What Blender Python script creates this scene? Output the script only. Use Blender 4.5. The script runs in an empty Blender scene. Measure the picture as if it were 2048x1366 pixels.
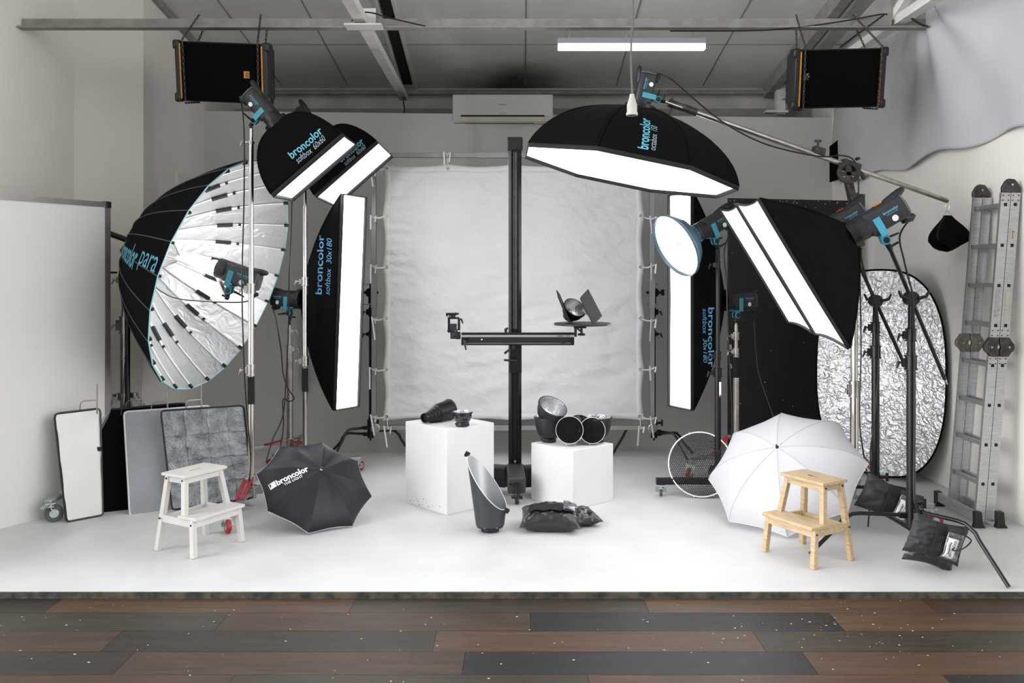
import bpy, bmesh, math, random
from mathutils import Vector, Matrix, noise, Euler
V = Vector; PI = math.pi
sc = bpy.context.scene; COL = sc.collection
random.seed(4)
# ------------------------------------------------------------------ camera, world, exposure
FPX = 1750.0; CH = 1.78
cam_d = bpy.data.cameras.new('camera'); cam = bpy.data.objects.new('camera', cam_d); COL.objects.link(cam)
cam.location = (0, 0, CH); cam.rotation_euler = (PI / 2, 0, 0)
cam_d.sensor_fit = 'HORIZONTAL'; cam_d.sensor_width = 36; cam_d.lens = 36 * FPX / 2048
cam_d.shift_x = -15 / 2048; cam_d.shift_y = -133 / 2048; cam_d.clip_start = .05
sc.camera = cam
wd = bpy.data.worlds.new('world'); sc.world = wd; wd.use_nodes = True
bg = wd.node_tree.nodes['Background']; bg.inputs[0].default_value = (.97, .98, 1, 1); bg.inputs[1].default_value = 1
# the rest of the hall: dim ahead, fill light added from both sides
_n = wd.node_tree.nodes; _l = wd.node_tree.links; _tc = _n.new('ShaderNodeTexCoord'); _sx = _n.new('ShaderNodeSeparateXYZ'); _ad = _n.new('ShaderNodeMath'); _ad.operation = 'ADD'
_l.new(_tc.outputs['Generated'], _sx.inputs[0])
for _i, (_a, _b, _hi) in enumerate(((.45, .95, 4.6), (-.40, -.90, 8.0))):
    _mr = _n.new('ShaderNodeMapRange'); _mr.inputs['From Min'].default_value = _a; _mr.inputs['From Max'].default_value = _b
    _mr.inputs['To Min'].default_value = .3; _mr.inputs['To Max'].default_value = _hi
    _l.new(_sx.outputs['X'], _mr.inputs['Value']); _l.new(_mr.outputs[0], _ad.inputs[_i])
_l.new(_ad.outputs[0], bg.inputs[1])
sc.view_settings.view_transform = 'Standard'; sc.view_settings.look = 'None'
sc.view_settings.exposure = 0.25; sc.view_settings.gamma = 1; sc.view_settings.use_curve_mapping = False
sc.cycles.max_bounces = 8; sc.cycles.diffuse_bounces = 5; sc.cycles.glossy_bounces = 4; sc.cycles.transparent_max_bounces = 8
sc.cycles.caustics_reflective = False; sc.cycles.caustics_refractive = False
sc.cycles.sample_clamp_indirect = 6
# emission strengths of the lamps (radiance of each diffuser)
L_OCTA = 1.6; L_SOFT = 4.5; L_STRIP = 6.0; L_RIGHT = 3.2; L_DISH = 5.0; L_PARA = 300.0; L_TUBE = 5.0

def P(x, y, D):      # a pixel of the 2048 x 1366 frame at depth D, as a point of the room
    return V(((x - 1039) * D / FPX, D, CH - (y - 550) * D / FPX))

# ------------------------------------------------------------------ materials
def lin(c):
    if isinstance(c, str):
        c = [int(c[i:i + 2], 16) / 255 for i in (0, 2, 4)]
    return tuple((v / 12.92 if v <= .04045 else ((v + .055) / 1.055) ** 2.4) for v in c) + (1,)
MC = {}
def mat(name, col, rough=.6, metal=0, var=0, vscale=6, bump=0, bscale=40, emit=0, trans=0, spec=.5, coat=0, detail=4, stretch=None, btype='noise', dist=0):
    if name in MC: return MC[name]
    m = bpy.data.materials.new(name); m.use_nodes = True; nt = m.node_tree; b = nt.nodes['Principled BSDF']
    c = lin(col); b.inputs['Base Color'].default_value = c; b.inputs['Roughness'].default_value = rough
    b.inputs['Metallic'].default_value = metal; b.inputs['Specular IOR Level'].default_value = spec
    if coat: b.inputs['Coat Weight'].default_value = coat
    if emit:
        b.inputs['Emission Color'].default_value = c; b.inputs['Emission Strength'].default_value = emit
    tc = nt.nodes.new('ShaderNodeTexCoord'); src = tc.outputs['Object']
    if stretch:
        mp = nt.nodes.new('ShaderNodeMapping'); mp.inputs['Scale'].default_value = stretch
        nt.links.new(src, mp.inputs[0]); src = mp.outputs[0]
    if var:
        n = nt.nodes.new('ShaderNodeTexNoise'); n.inputs['Scale'].default_value = vscale; n.inputs['Detail'].default_value = detail
        nt.links.new(src, n.inputs['Vector'])
        mx = nt.nodes.new('ShaderNodeMix'); mx.data_type = 'RGBA'
        mx.inputs['A'].default_value = tuple(v * (1 - var) for v in c[:3]) + (1,); mx.inputs['B'].default_value = tuple(min(1, v * (1 + var)) for v in c[:3]) + (1,)
        r = nt.nodes.new('ShaderNodeValToRGB'); r.color_ramp.elements[0].position = .35; r.color_ramp.elements[1].position = .65
        nt.links.new(n.outputs['Fac'], r.inputs[0]); nt.links.new(r.outputs[0], mx.inputs['Factor'])
        nt.links.new(mx.outputs['Result'], b.inputs['Base Color'])
    if bump:
        if btype == 'crumple':
            n = nt.nodes.new('ShaderNodeTexVoronoi'); n.feature = 'DISTANCE_TO_EDGE'; n.inputs['Scale'].default_value = bscale
            n2 = nt.nodes.new('ShaderNodeTexNoise'); n2.inputs['Scale'].default_value = bscale * .6; n2.inputs['Detail'].default_value = 5
            a = nt.nodes.new('ShaderNodeVectorMath'); a.operation = 'MULTIPLY_ADD'; a.inputs[1].default_value = (dist, dist, dist)
            nt.links.new(src, n2.inputs['Vector']); nt.links.new(n2.outputs['Color'], a.inputs[0]); nt.links.new(src, a.inputs[2])
            nt.links.new(a.outputs[0], n.inputs['Vector']); o = n.outputs['Distance']
            ad = nt.nodes.new('ShaderNodeMath'); ad.operation = 'MULTIPLY_ADD'; ad.inputs[1].default_value = .7
            nt.links.new(n2.outputs['Fac'], ad.inputs[0]); nt.links.new(o, ad.inputs[2]); o = ad.outputs[0]
        else:
            n = nt.nodes.new('ShaderNodeTexNoise'); n.inputs['Scale'].default_value = bscale; n.inputs['Detail'].default_value = 6
            n.inputs['Distortion'].default_value = dist
            nt.links.new(src, n.inputs['Vector']); o = n.outputs['Fac']
        bp = nt.nodes.new('ShaderNodeBump'); bp.inputs['Strength'].default_value = min(1, bump); bp.inputs['Distance'].default_value = .01 * max(1, bump)
        nt.links.new(o, bp.inputs['Height']); nt.links.new(bp.outputs[0], b.inputs['Normal'])
    if trans:
        t = nt.nodes.new('ShaderNodeBsdfTranslucent'); t.inputs[0].default_value = c
        ms = nt.nodes.new('ShaderNodeMixShader'); ms.inputs[0].default_value = trans
        out = nt.nodes['Material Output']
        nt.links.new(b.outputs[0], ms.inputs[1]); nt.links.new(t.outputs[0], ms.inputs[2]); nt.links.new(ms.outputs[0], out.inputs[0])
    MC[name] = m; return m

WALL = mat('wall paint', 'e6e2da', .75, var=.05, vscale=.8, bump=.12, bscale=25)
PANELW = mat('back wall paint', 'c9c8c4', .75, var=.04, vscale=.7, bump=.1, bscale=20)
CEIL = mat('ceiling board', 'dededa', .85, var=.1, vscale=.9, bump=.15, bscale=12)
BEAMM = mat('painted steel grey', '8f8c86', .6, var=.15, vscale=9, bump=.1)
BEAML = mat('painted steel white', 'dad8d2', .55, var=.08, vscale=7, bump=.1)
DARKGAP = mat('dark gap', '141312', .9, var=.2)
BLACKF = mat('black fabric', '040405', .9, var=.15, vscale=3, bump=.25, bscale=14, spec=.12)
BLACKP = mat('black plastic', '101114', .45, var=.1, vscale=20, bump=.05)
CHAR = mat('charcoal housing', '1c2024', .5, var=.08, vscale=15, bump=.08, bscale=90)
BLACKM = mat('black metal', '0c0d0f', .35, var=.15, vscale=12, bump=.04, spec=.4)
CHROME = mat('chrome', 'd3cfc9', .18, 1, var=.03, vscale=12)
STEEL = mat('dull steel', 'b5b1aa', .32, 1, var=.15, vscale=14, bump=.05)
ALU = mat('brushed aluminium', 'b9bbbc', .42, .85, var=.1, vscale=10, bump=.15, bscale=30, stretch=(1, 1, 12))
DKSTEEL = mat('dark cast metal', '4a4643', .5, .7, var=.3, vscale=22, bump=.25, bscale=60)
RED = mat('red enamel', 'a3182a', .4, var=.1, bump=.05)
TEAL = mat('teal bracket', '3f93a8', .45, var=.06, bump=.04)
TEALP = mat('teal print', '57a3b8', .6, var=.06)
BLUEP = mat('light blue print', '6fb6e0', .6, var=.05)
GREYP = mat('grey print', '8fa3aa', .6, var=.05)
WHITEP = mat('white print', 'e6e6e6', .6, var=.03)
DARKP = mat('dark print', '22262a', .6, var=.03)
WHITEF = mat('white fabric', 'e9e9ea', .85, var=.03, vscale=5, bump=.3, bscale=9, dist=1.5)
RUBBER = mat('grey rubber', '55575a', .7, var=.1, bump=.1)
ZINC = mat('zinc plate', 'b9c4c4', .35, .8, var=.12, vscale=20)
YELLOW = mat('yellow trim', 'b07a12', .5, var=.1)
def emis(n, c, s):
    return mat(n, c, .6, emit=s, var=0)

# ------------------------------------------------------------------ mesh building
class MB:
    def __init__(s, M=None): s.bm = bmesh.new(); s.M = M.copy() if M else Matrix()
    def v(s, p): return s.bm.verts.new(s.M @ V(p))
    def f(s, vs):
        try: return s.bm.faces.new(vs)
        except ValueError: return None
    def box(s, c, d, R=None):
        c = V(c); R = R or Matrix(); h = V(d) / 2; vs = []
        for x in (-1, 1):
            for y in (-1, 1):
                for z in (-1, 1): vs.append(s.v(c + (R.to_3x3() @ V((x * h.x, y * h.y, z * h.z)))))
        for q in ((0, 1, 3, 2), (4, 6, 7, 5), (0, 4, 5, 1), (2, 3, 7, 6), (0, 2, 6, 4), (1, 5, 7, 3)): s.f([vs[i] for i in q])
        return s
    def bar(s, a, b, w, h, up=(0, 0, 1)):       # rectangular bar from a to b
        a, b = V(a), V(b); z = (b - a).normalized(); u = V(up)
        if abs(z.dot(u)) > .98: u = V((0, 1, 0))
        x = u.cross(z).normalized(); y = z.cross(x); vs = []
        for p in (a, b):
            for i, j in ((-1, -1), (1, -1), (1, 1), (-1, 1)): vs.append(s.v(p + x * i * w / 2 + y * j * h / 2))
        s.f(vs[3::-1]); s.f(vs[4:])
        for i in range(4): s.f([vs[i], vs[(i + 1) % 4], vs[4 + (i + 1) % 4], vs[4 + i]])
        return s
    def rod(s, a, b, r, r2=None, n=14, cap=True):
        return s.tube([a, b], [r, r if r2 is None else r2], n, cap)
    def tube(s, pts, r, n=8, cap=True, flat=1):
        pts = [V(p) for p in pts]; k = len(pts); rs = r if isinstance(r, (list, tuple)) else [r] * k
        t0 = (pts[1] - pts[0]).normalized(); u = V((0, 0, 1)) if abs(t0.z) < .9 else V((0, 1, 0))
        x = u.cross(t0).normalized(); rings = []
        for i, p in enumerate(pts):
            t = ((pts[min(i + 1, k - 1)] - pts[max(i - 1, 0)])).normalized()
            x = (x - t * x.dot(t)).normalized(); y = t.cross(x)
            rings.append([s.v(p + (x * math.cos(a) + y * flat * math.sin(a)) * rs[i]) for a in [2 * PI * j / n for j in range(n)]])
        for i in range(k - 1):
            for j in range(n): s.f([rings[i][j], rings[i][(j + 1) % n], rings[i + 1][(j + 1) % n], rings[i + 1][j]])
        if cap: s.f(rings[0][::-1]); s.f(rings[-1])
        return s
    def lathe(s, prof, n=32, T=None):            # prof [(r, z)] around local z of T
        T = T or Matrix(); rings = []
        for r, z in prof:
            if r < 1e-5: rings.append([s.v(T @ V((0, 0, z)))])
            else: rings.append([s.v(T @ V((r * math.cos(2 * PI * j / n), r * math.sin(2 * PI * j / n), z))) for j in range(n)])
        for a, b in zip(rings, rings[1:]):
            for j in range(n):
                k = (j + 1) % n
                if len(a) == 1 and len(b) == 1: continue
                if len(a) == 1: s.f([a[0], b[k], b[j]])
                elif len(b) == 1: s.f([a[j], a[k], b[0]])
                else: s.f([a[j], a[k], b[k], b[j]])
        return s
    def prism(s, pts, z0, z1, T=None):
        T = T or Matrix(); a = [s.v(T @ V((x, y, z0))) for x, y in pts]; b = [s.v(T @ V((x, y, z1))) for x, y in pts]; n = len(pts)
        s.f(a[::-1]); s.f(b)
        for i in range(n): s.f([a[i], a[(i + 1) % n], b[(i + 1) % n], b[i]])
        return s
    def poly(s, pts): s.f([s.v(p) for p in pts]); return s
    def grid(s, fn, nu, nv, wrap=False):
        g = [[s.v(fn(i / nu, j / nv)) for j in range(nv + 1)] for i in range(nu + (0 if wrap else 1))]
        m = len(g)
        for i in range(nu):
            for j in range(nv): s.f([g[i][j], g[(i + 1) % m][j], g[(i + 1) % m][j + 1], g[i][j + 1]])
        return s
    def torus(s, c, R, r, T=None, n=20, k=8, arc=None, sx=1, sy=1):
        T = T or Matrix.Translation(V(c)); return s.grid(lambda u, v: T @ V(((R + r * math.cos(2 * PI * v)) * math.cos(2 * PI * u) * sx, (R + r * math.cos(2 * PI * v)) * math.sin(2 * PI * u) * sy, r * math.sin(2 * PI * v))), n, k, True)
W = {}
def build(name, mb, m, parent=None, local=False, solid=0, bevel=0, ang=35, sub=0, offset=0, base=None):
    bmesh.ops.remove_doubles(mb.bm, verts=mb.bm.verts, dist=1e-6)
    bmesh.ops.recalc_face_normals(mb.bm, faces=mb.bm.faces)
    me = bpy.data.meshes.new(name)
    wm = W[parent.name] if parent else Matrix()
    if not parent:
        co = [v.co for v in mb.bm.verts]
        wm = Matrix.Translation(base if base else V((sum(c.x for c in co) / len(co), sum(c.y for c in co) / len(co), min(c.z for c in co))))
    if not local or not parent: mb.bm.transform(wm.inverted())
    mb.bm.to_mesh(me); mb.bm.free(); me.materials.append(m)
    for p in me.polygons: p.use_smooth = True
    me.set_sharp_from_angle(angle=math.radians(ang))
    o = bpy.data.objects.new(name, me); COL.objects.link(o)
    if parent: o.parent = parent
    else: o.matrix_world = wm
    W[o.name] = wm
    if sub: md = o.modifiers.new('sub', 'SUBSURF'); md.levels = md.render_levels = sub
    if solid: md = o.modifiers.new('sol', 'SOLIDIFY'); md.thickness = solid; md.offset = offset
    if bevel: md = o.modifiers.new('bev', 'BEVEL'); md.width = bevel; md.segments = 2; md.limit_method = 'ANGLE'
    return o
def tag(o, label, cat, group=None):
    o['label'] = label; o['category'] = cat
    if group: o['group'] = group
    return o
def thing(name, label, cat, loc=(0, 0, 0), rz=0, group=None):
    o = bpy.data.objects.new(name, None); COL.objects.link(o); o.empty_display_size = .1
    o.location = loc; o.rotation_euler = (0, 0, rz); W[o.name] = Matrix.Translation(V(loc)) @ Matrix.Rotation(rz, 4, 'Z')
    return tag(o, label, cat, group)
def struct(name, mb, m, **k):
    o = build(name, mb, m, **k); o['kind'] = 'structure'; return o
def frame(c, z, y=None):                        # matrix at c, local z along z, local y near y
    z = V(z).normalized(); y = V(y) if y else (V((0, 0, 1)) if abs(z.z) < .95 else V((0, -1, 0)))
    x = y.cross(z).normalized(); y = z.cross(x)
    M = Matrix((x, y, z)).transposed().to_4x4(); M.translation = V(c); return M
def text(name, body, w, h, fn, m, parent, bold=0, shear=0, step=.03):
    cu = bpy.data.curves.new('t', 'FONT'); cu.body = body; cu.size = 1; cu.offset = bold; cu.shear = shear; cu.resolution_u = 3
    ob = bpy.data.objects.new('t', cu); COL.objects.link(ob)
    bpy.context.view_layer.update(); dg = bpy.context.evaluated_depsgraph_get()
    me = bpy.data.meshes.new_from_object(ob.evaluated_get(dg)); bm = bmesh.new(); bm.from_mesh(me)
    bpy.data.objects.remove(ob); bpy.data.curves.remove(cu); bpy.data.meshes.remove(me)
    xs = [v.co.x for v in bm.verts]; ys = [v.co.y for v in bm.verts]
    x0, x1, y0, y1 = min(xs), max(xs), min(ys), max(ys)
    for v in bm.verts: v.co = V(((v.co.x - (x0 + x1) / 2) / (x1 - x0) * w, (v.co.y - (y0 + y1) / 2) / (y1 - y0) * h, 0))
    if step:
        for ax, L in ((0, w), (1, h)):
            k = int(L / step)
            for i in range(1, k + 1):
                co = V((0, 0, 0)); co[ax] = -L / 2 + i * L / (k + 1); no = V((0, 0, 0)); no[ax] = 1
                bmesh.ops.bisect_plane(bm, geom=bm.verts[:] + bm.edges[:] + bm.faces[:], plane_co=co, plane_no=no)
    for v in bm.verts: v.co = fn(v.co.x, v.co.y)
    mb = MB(); mb.bm.free(); mb.bm = bm
    me = bpy.data.meshes.new(name); bm.transform(W[parent.name].inverted()); bm.to_mesh(me); bm.free(); me.materials.append(m)
    o = bpy.data.objects.new(name, me); COL.objects.link(o); o.parent = parent; W[o.name] = W[parent.name]; return o
def spline(pts, n=10):                          # Catmull-Rom
    pts = [V(p) for p in pts]; out = []; q = [pts[0]] + pts + [pts[-1]]
    for i in range(1, len(q) - 2):
        a, b, c, d = q[i - 1:i + 3]
        for k in range(n):
            t = k / n; out.append(.5 * ((2 * b) + (c - a) * t + (2 * a - 5 * b + 4 * c - d) * t * t + (3 * b - a - 3 * c + d) * t ** 3))
    return out + [pts[-1]]
def cable(label, pts, r=.0055, m=None):
    mb = MB().tube(spline(pts), r, 8); return tag(build('power_cable', mb, m or BLACKP), label, 'cable', 'black power cables')

# ------------------------------------------------------------------ the room
# wooden floor in front of the stage: planks 1.61 x 0.243 m, laid across
PL = {}
def plankmat(k, c):
    m = mat('plank ' + k, c, .34, var=.22, vscale=3.2, bump=.25, bscale=30, stretch=(1, 14, 14), spec=.32, detail=8); return m
PC = {'b': '4a3829', 'm': '3e3025', 'g': '362f28', 'k': '1f1e1e', 'l': '4f3d2d', 'd': '2d2721'}
seq = {0: [(-4.1, 'd'), (-2.56, 'b'), (-.917, 'g'), (.697, 'l'), (2.25, 'm'), (3.86, 'g')],
       1: [(-3.17, 'g'), (-1.557, 'm'), (.057, 'k'), (1.66, 'l'), (3.27, 'g')],
       2: [(-3.6, 'm'), (-2.02, 'd'), (-.42, 'b'), (1.19, 'g'), (2.8, 'd')],
       3: [(-3.46, 'd'), (-1.85, 'm'), (-.26, 'k'), (1.36, 'b'), (2.97, 'g')],
       4: [(-2.9, 'm'), (-1.29, 'g'), (.31, 'b'), (1.92, 'k'), (3.5, 'm')]}
pf = bmesh.new(); order = ['b', 'm', 'g', 'k', 'l', 'd']
for r in range(-1, 26):
    y1 = 4.943 - r * .243; y0 = y1 - .241
    if r in seq: js = [(a, c) for a, c in seq[r]]
    else:
        off = -4.9 + (r * .67) % 1.61; js = [(off + i * 1.61, random.choice('bmglddb')) for i in range(6)]
    js = [(js[0][0] - 1.61, 'm')] + [(js[0][0] - 3.22, 'g')] + js
    js.sort(); last = js[-1][0]; js += [(last + 1.61, 'd'), (last + 3.22, 'b')]
    for (xa, c), (xb, _) in zip(js, js[1:]):
        vs = [pf.verts.new(p) for p in ((xa, y0, -.035), (xb - .002, y0, -.035), (xb - .002, y1, -.035), (xa, y1, -.035))]
        pf.faces.new(vs).material_index = order.index(c)
me = bpy.data.meshes.new('floor'); pf.to_mesh(me); pf.free()
for k in order: me.materials.append(plankmat(k, PC[k]))
fo = bpy.data.objects.new('floor', me); COL.objects.link(fo); fo['kind'] = 'structure'
struct('floor_base', MB().box((0, 1.7, -.06), (9.6, 6.6, .046)), DARKGAP)
# white painted stage
STG = mat('white stage paint', 'cbcbcb', .5, var=.045, vscale=2.4, bump=.12, bscale=9, detail=9)
struct('stage_platform', MB().box((-.3, 7.9, -.0175), (8.8, 5.96, .035)), STG)
struct('trim_1', MB().box((-.3, 4.912, -.018), (8.8, .016, .034)), mat('worn plywood edge', '3f3a33', .8, var=.6, vscale=14, bump=.4))
r = random.Random(21); mb = MB()
for k in range(170):
    x = r.gauss(1.55, .35) if k < 45 else r.uniform(-2.8, 3.0); y = r.gauss(4.5, .12) if k < 45 else r.uniform(3.9, 4.88); w = r.uniform(.0015, .006); a0 = r.random() * 6
    mb.poly([(x + w * math.cos(a0 + a) * r.uniform(.5, 1.6), y + w * math.sin(a0 + a), -.0343) for a in (0, 1.3, 2.6, 3.9, 5.1)])
o = build('paint_specks', mb, mat('dried white paint', 'c4beb6', .8)); o['kind'] = 'stuff'; tag(o, 'tiny white paint specks scattered on the dark wooden floor', 'paint specks')
# back wall with a cove, running from (-3.49, 9.6) to (3.56, 10.0)
A0, A1 = V((-3.5, 9.6, 0)), V((3.6, 10.02, 0)); wd_ = (A1 - A0).normalized(); nb = V((wd_.y, -wd_.x, 0))
prof = [(.95, 0.001)] + [(.95 - .95 * math.sin(a), .95 - .95 * math.cos(a)) for a in [PI / 2 * i / 12 for i in range(1, 13)]] + [(0, 3.58), (-.05, 3.58), (-.05, .0)]
mb = MB()
ra = [mb.v(A0 + nb * d + V((0, 0, z))) for d, z in prof]; rb = [mb.v(A1 + nb * d + V((0, 0, z))) for d, z in prof]
for i in range(len(prof) - 1): mb.f([ra[i], rb[i], rb[i + 1], ra[i + 1]])
struct('wall_back', mb, PANELW, ang=50)
struct('wall_upper', MB().box((0, 10.75, 2.1), (8.6, .1, 4.4)), mat('upper wall', 'c5c1ba', .8, var=.12, vscale=3, bump=.1))
struct('wall_left', MB().box((-4.15, 6.45, 2.3), (.1, 3.2, 5.2)), WALL)
struct('wall_pillar', MB().box((-3.8, 9.4, 2.3), (.68, 2.7, 5.2)), WALL)
struct('wall_right', MB().box((3.63, 7.65, 2.3), (.1, 6.5, 5.2)), WALL)
# sloping ceiling
zc = lambda y: 4.07 + .15 * (10.65 - y)
mb = MB()
a = [mb.v((x, y, zc(y) + dz)) for dz in (0, .1) for x, y in ((-4.2, -1.2), (3.7, -1.2), (3.7, 10.7), (-4.2, 10.7))]
for q in ((0, 1, 2, 3), (4, 7, 6, 5), (0, 4, 5, 1), (1, 5, 6, 2), (2, 6, 7, 3), (3, 7, 4, 0)): mb.f([a[i] for i in q])
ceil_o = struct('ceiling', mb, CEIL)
# uneven darker patch on the ceiling boards over the air conditioner
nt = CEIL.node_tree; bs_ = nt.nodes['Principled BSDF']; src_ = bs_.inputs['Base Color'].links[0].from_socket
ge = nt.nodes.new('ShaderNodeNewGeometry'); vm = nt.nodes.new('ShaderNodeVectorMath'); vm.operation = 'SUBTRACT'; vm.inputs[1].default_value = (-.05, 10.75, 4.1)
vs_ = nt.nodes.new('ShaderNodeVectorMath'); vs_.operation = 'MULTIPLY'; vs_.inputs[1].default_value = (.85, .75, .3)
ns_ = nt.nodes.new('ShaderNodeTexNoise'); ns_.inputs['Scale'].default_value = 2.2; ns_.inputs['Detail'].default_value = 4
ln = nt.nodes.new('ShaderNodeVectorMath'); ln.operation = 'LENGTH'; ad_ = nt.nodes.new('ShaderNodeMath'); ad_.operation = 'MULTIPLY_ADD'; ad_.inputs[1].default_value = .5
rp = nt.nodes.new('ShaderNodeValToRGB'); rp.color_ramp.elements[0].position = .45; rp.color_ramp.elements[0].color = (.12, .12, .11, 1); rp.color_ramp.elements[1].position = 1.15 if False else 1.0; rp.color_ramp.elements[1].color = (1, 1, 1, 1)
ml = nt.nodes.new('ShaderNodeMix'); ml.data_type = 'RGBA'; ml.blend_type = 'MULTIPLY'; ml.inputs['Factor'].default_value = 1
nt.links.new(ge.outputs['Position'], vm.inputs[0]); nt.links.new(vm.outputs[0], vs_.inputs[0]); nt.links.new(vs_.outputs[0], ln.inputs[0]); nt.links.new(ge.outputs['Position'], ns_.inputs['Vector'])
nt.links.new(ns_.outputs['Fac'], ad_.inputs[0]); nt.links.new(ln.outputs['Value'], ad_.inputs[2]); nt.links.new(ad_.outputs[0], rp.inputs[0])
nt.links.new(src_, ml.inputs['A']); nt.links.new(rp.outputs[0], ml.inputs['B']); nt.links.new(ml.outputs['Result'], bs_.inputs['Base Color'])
def along(name, x, w, h, m, y0=5, y1=10.6, dz=0, x1=None):
    x1 = x if x1 is None else x1
    return struct(name, MB().bar((x, y0, zc(y0) - h / 2 - dz), (x1, y1, zc(y1) - h / 2 - dz), w, h), m)
along('trim_2', -1.20, .10, .03, DARKGAP, 5, 10.5, x1=-1.34); along('trim_3', -1.28, .03, .05, BEAML, x1=-1.42)
along('trim_4', -1.12, .03, .05, BEAML, x1=-1.26); along('trim_5', -3.47, .10, .07, BEAMM)
along('trim_6', 3.0, .10, .16, BEAMM); along('trim_7', 3.10, .03, .03, DARKGAP); along('trim_8', 3.17, .03, .06, BEAML)
along('trim_9', 3.28, .20, .02, mat('corrugated sheet', 'b9b7b0', .6, var=.1, bump=.5, bscale=20, stretch=(1, 8, 1)))
for i, x in enumerate((-2.9, -2.1, .05, 1.15, 2.2)): along('ceiling_seam', x, .012, .006, BEAMM, x1=x + .02)
for i, y in enumerate((9.4, 8.2)): struct('ceiling_seam', MB().box((0, y, zc(y) - .003), (7.0, .012, .006)), BEAMM)
struct('trim_10', MB().rod((-3.4, 10.55, 3.98), (3.5, 10.55, 3.98), .03), BEAMM)
struct('trim_11', MB().box((0, 10.66, 3.74), (7, .08, .12)), mat('upper rail', '9b978f', .8, var=.1))
# long tie beam (an angle: dark web, paler flange)
mb = MB().box((-.28, 7.2, 3.845), (7.62, .012, .085)); mb.box((-.28, 7.16, 3.80), (7.62, .09, .012)); mb.box((-.28, 7.24, 3.885), (7.62, .07, .010))
tb = struct('ceiling_beam', mb, BEAMM)
for x0, x1, s in ((-1.25, -1.36, 1), (3.12, 3.12, 1)):
    struct('ceiling_beam', MB().bar((x0 + (.0 if s else 0), 4.8, 3.87), (x1, 10.3, 3.87), .09, .07), BEAML)
struct('beam_gusset', MB().box((-1.26, 7.10, 3.795), (.30, .16, .012)).box((-1.26, 7.19, 3.9), (.16, .012, .14)), BEAML)
mb = MB().prism([(2.72, 3.82), (3.04, 3.82), (3.1, 4.16), (2.94, 4.06)], 0, .012, Matrix.Translation((0, 7.17, 0)) @ Matrix.Rotation(PI / 2, 4, 'X'))
struct('beam_gusset', mb, BEAMM)
struct('ceiling_beam', MB().bar((3.08, 7.2, 3.9), (3.3, 6.0, 4.7), .06, .06), BEAML)
struct('ceiling_beam', MB().box((3.08, 10.35, 3.85), (.1, .1, .35)).box((3.02, 10.3, 3.7), (.26, .1, .03)), BEAML)
struct('baseboard_left', MB().bar((-4.4, 4.96, .03), (-3.29, 6.96, .03), .03, .06), mat('worn grey wood', '8f8a82', .8, var=.25, vscale=12, bump=.3))
struct('trim_12', MB().box((-2.33, 9.55, .95), (.055, .06, 1.5)), mat('pale batten', 'cbc9c0', .7, var=.05))
mb = MB().prism([(0, 0), (.09, .03), (.09, .47), (0, .40)], 0, .04, Matrix.Translation((3.42, 9.66, 2.8)) @ Matrix.Rotation(PI / 2, 4, 'X'))
tag(build('black_cloth_strip', mb, BLACKF, bevel=.004), 'narrow black cloth strip hanging in the far right corner beside the draped sheet', 'cloth strip')

# the white draped sheet on the upper right wall
def drape(u, v):
    y = 4.9 + 5.0 * u; zt = zc(y) - .06; zb = 2.79 + .02 * math.sin(y * 2.1) + .03 * math.sin(y * 5.3)
    z = zb + (zt - zb) * v
    q = y * 1.9 + .35 * (1 - v) * math.sin(y * 1.3)
    f = .05 + .045 * math.sin(q * 2.3 + 1.2 * math.sin(v * 2.2 + y)) * (.35 + .65 * v) + .03 * noise.noise(V((y * 1.3, z * .9, 2))) + .03 * abs(noise.noise(V((y * 2.2 + z * 1.6, z * .7 - y * .3, 7))))
    # the sheet is gathered over the end of the tie beam
    d = math.hypot((y - 7.2) * .9, (z - 3.95) * .8); f += .14 * math.exp(-d * d * 3.2) + .035 * math.sin(10 * math.atan2(z - 4.1, y - 7.2)) * math.exp(-d * 1.1)
    return V((3.575 - max(f, .012), y, z))
SHEET = mat('draped sheet', 'c6c6c9', .85, var=.03, vscale=2, bump=.15, bscale=5, trans=.15)
mb = MB().grid(drape, 150, 70)
tag(build('draped_sheet', mb, SHEET, solid=.003), 'white cloth sheet draped in folds over the upper right wall', 'sheet')
# white partition board at the left, aluminium edged
b0, b1 = V((-4.42, 4.85, 0)), V((-3.24, 6.86, 0)); bd = (b1 - b0).normalized()
t = thing('partition_board', 'tall white partition board with grey metal edge by the left wall', 'board', (b1.x, b1.y, 0))
build('panel', MB().bar(b0 + V((0, 0, 1.16)), b1 + V((0, 0, 1.16)), .03, 2.32), mat('partition board', 'd3d1cc', .6, var=.03, vscale=1), t)
build('edge_frame', MB().bar(b0 + V((0, 0, 2.33)), b1 + V((0, 0, 2.33)), .045, .04).bar(b1 + V((0, 0, 0.02)), b1 + V((0, 0, 2.31)), .045, .045, up=bd), mat('grey edge metal', '8e8c89', .4, .6, var=.1), t)
build('corner_cap', MB().box(b1 + V((0, 0, 2.33)), (.055, .055, .05)), BLACKP, t)
mb = MB().box((-3.445, 8.95, 2.63), (.03, .36, .36)); 
t = thing('electrical_box', 'small pale electrical box on the pillar behind the big parabolic umbrella', 'box', (-3.445, 8.95, 2.45))
build('housing', mb, WALL, t, bevel=.006); build('door', MB().box((-3.425, 8.95, 2.63), (.012, .30, .30)), BEAML, t, bevel=.003)
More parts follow.
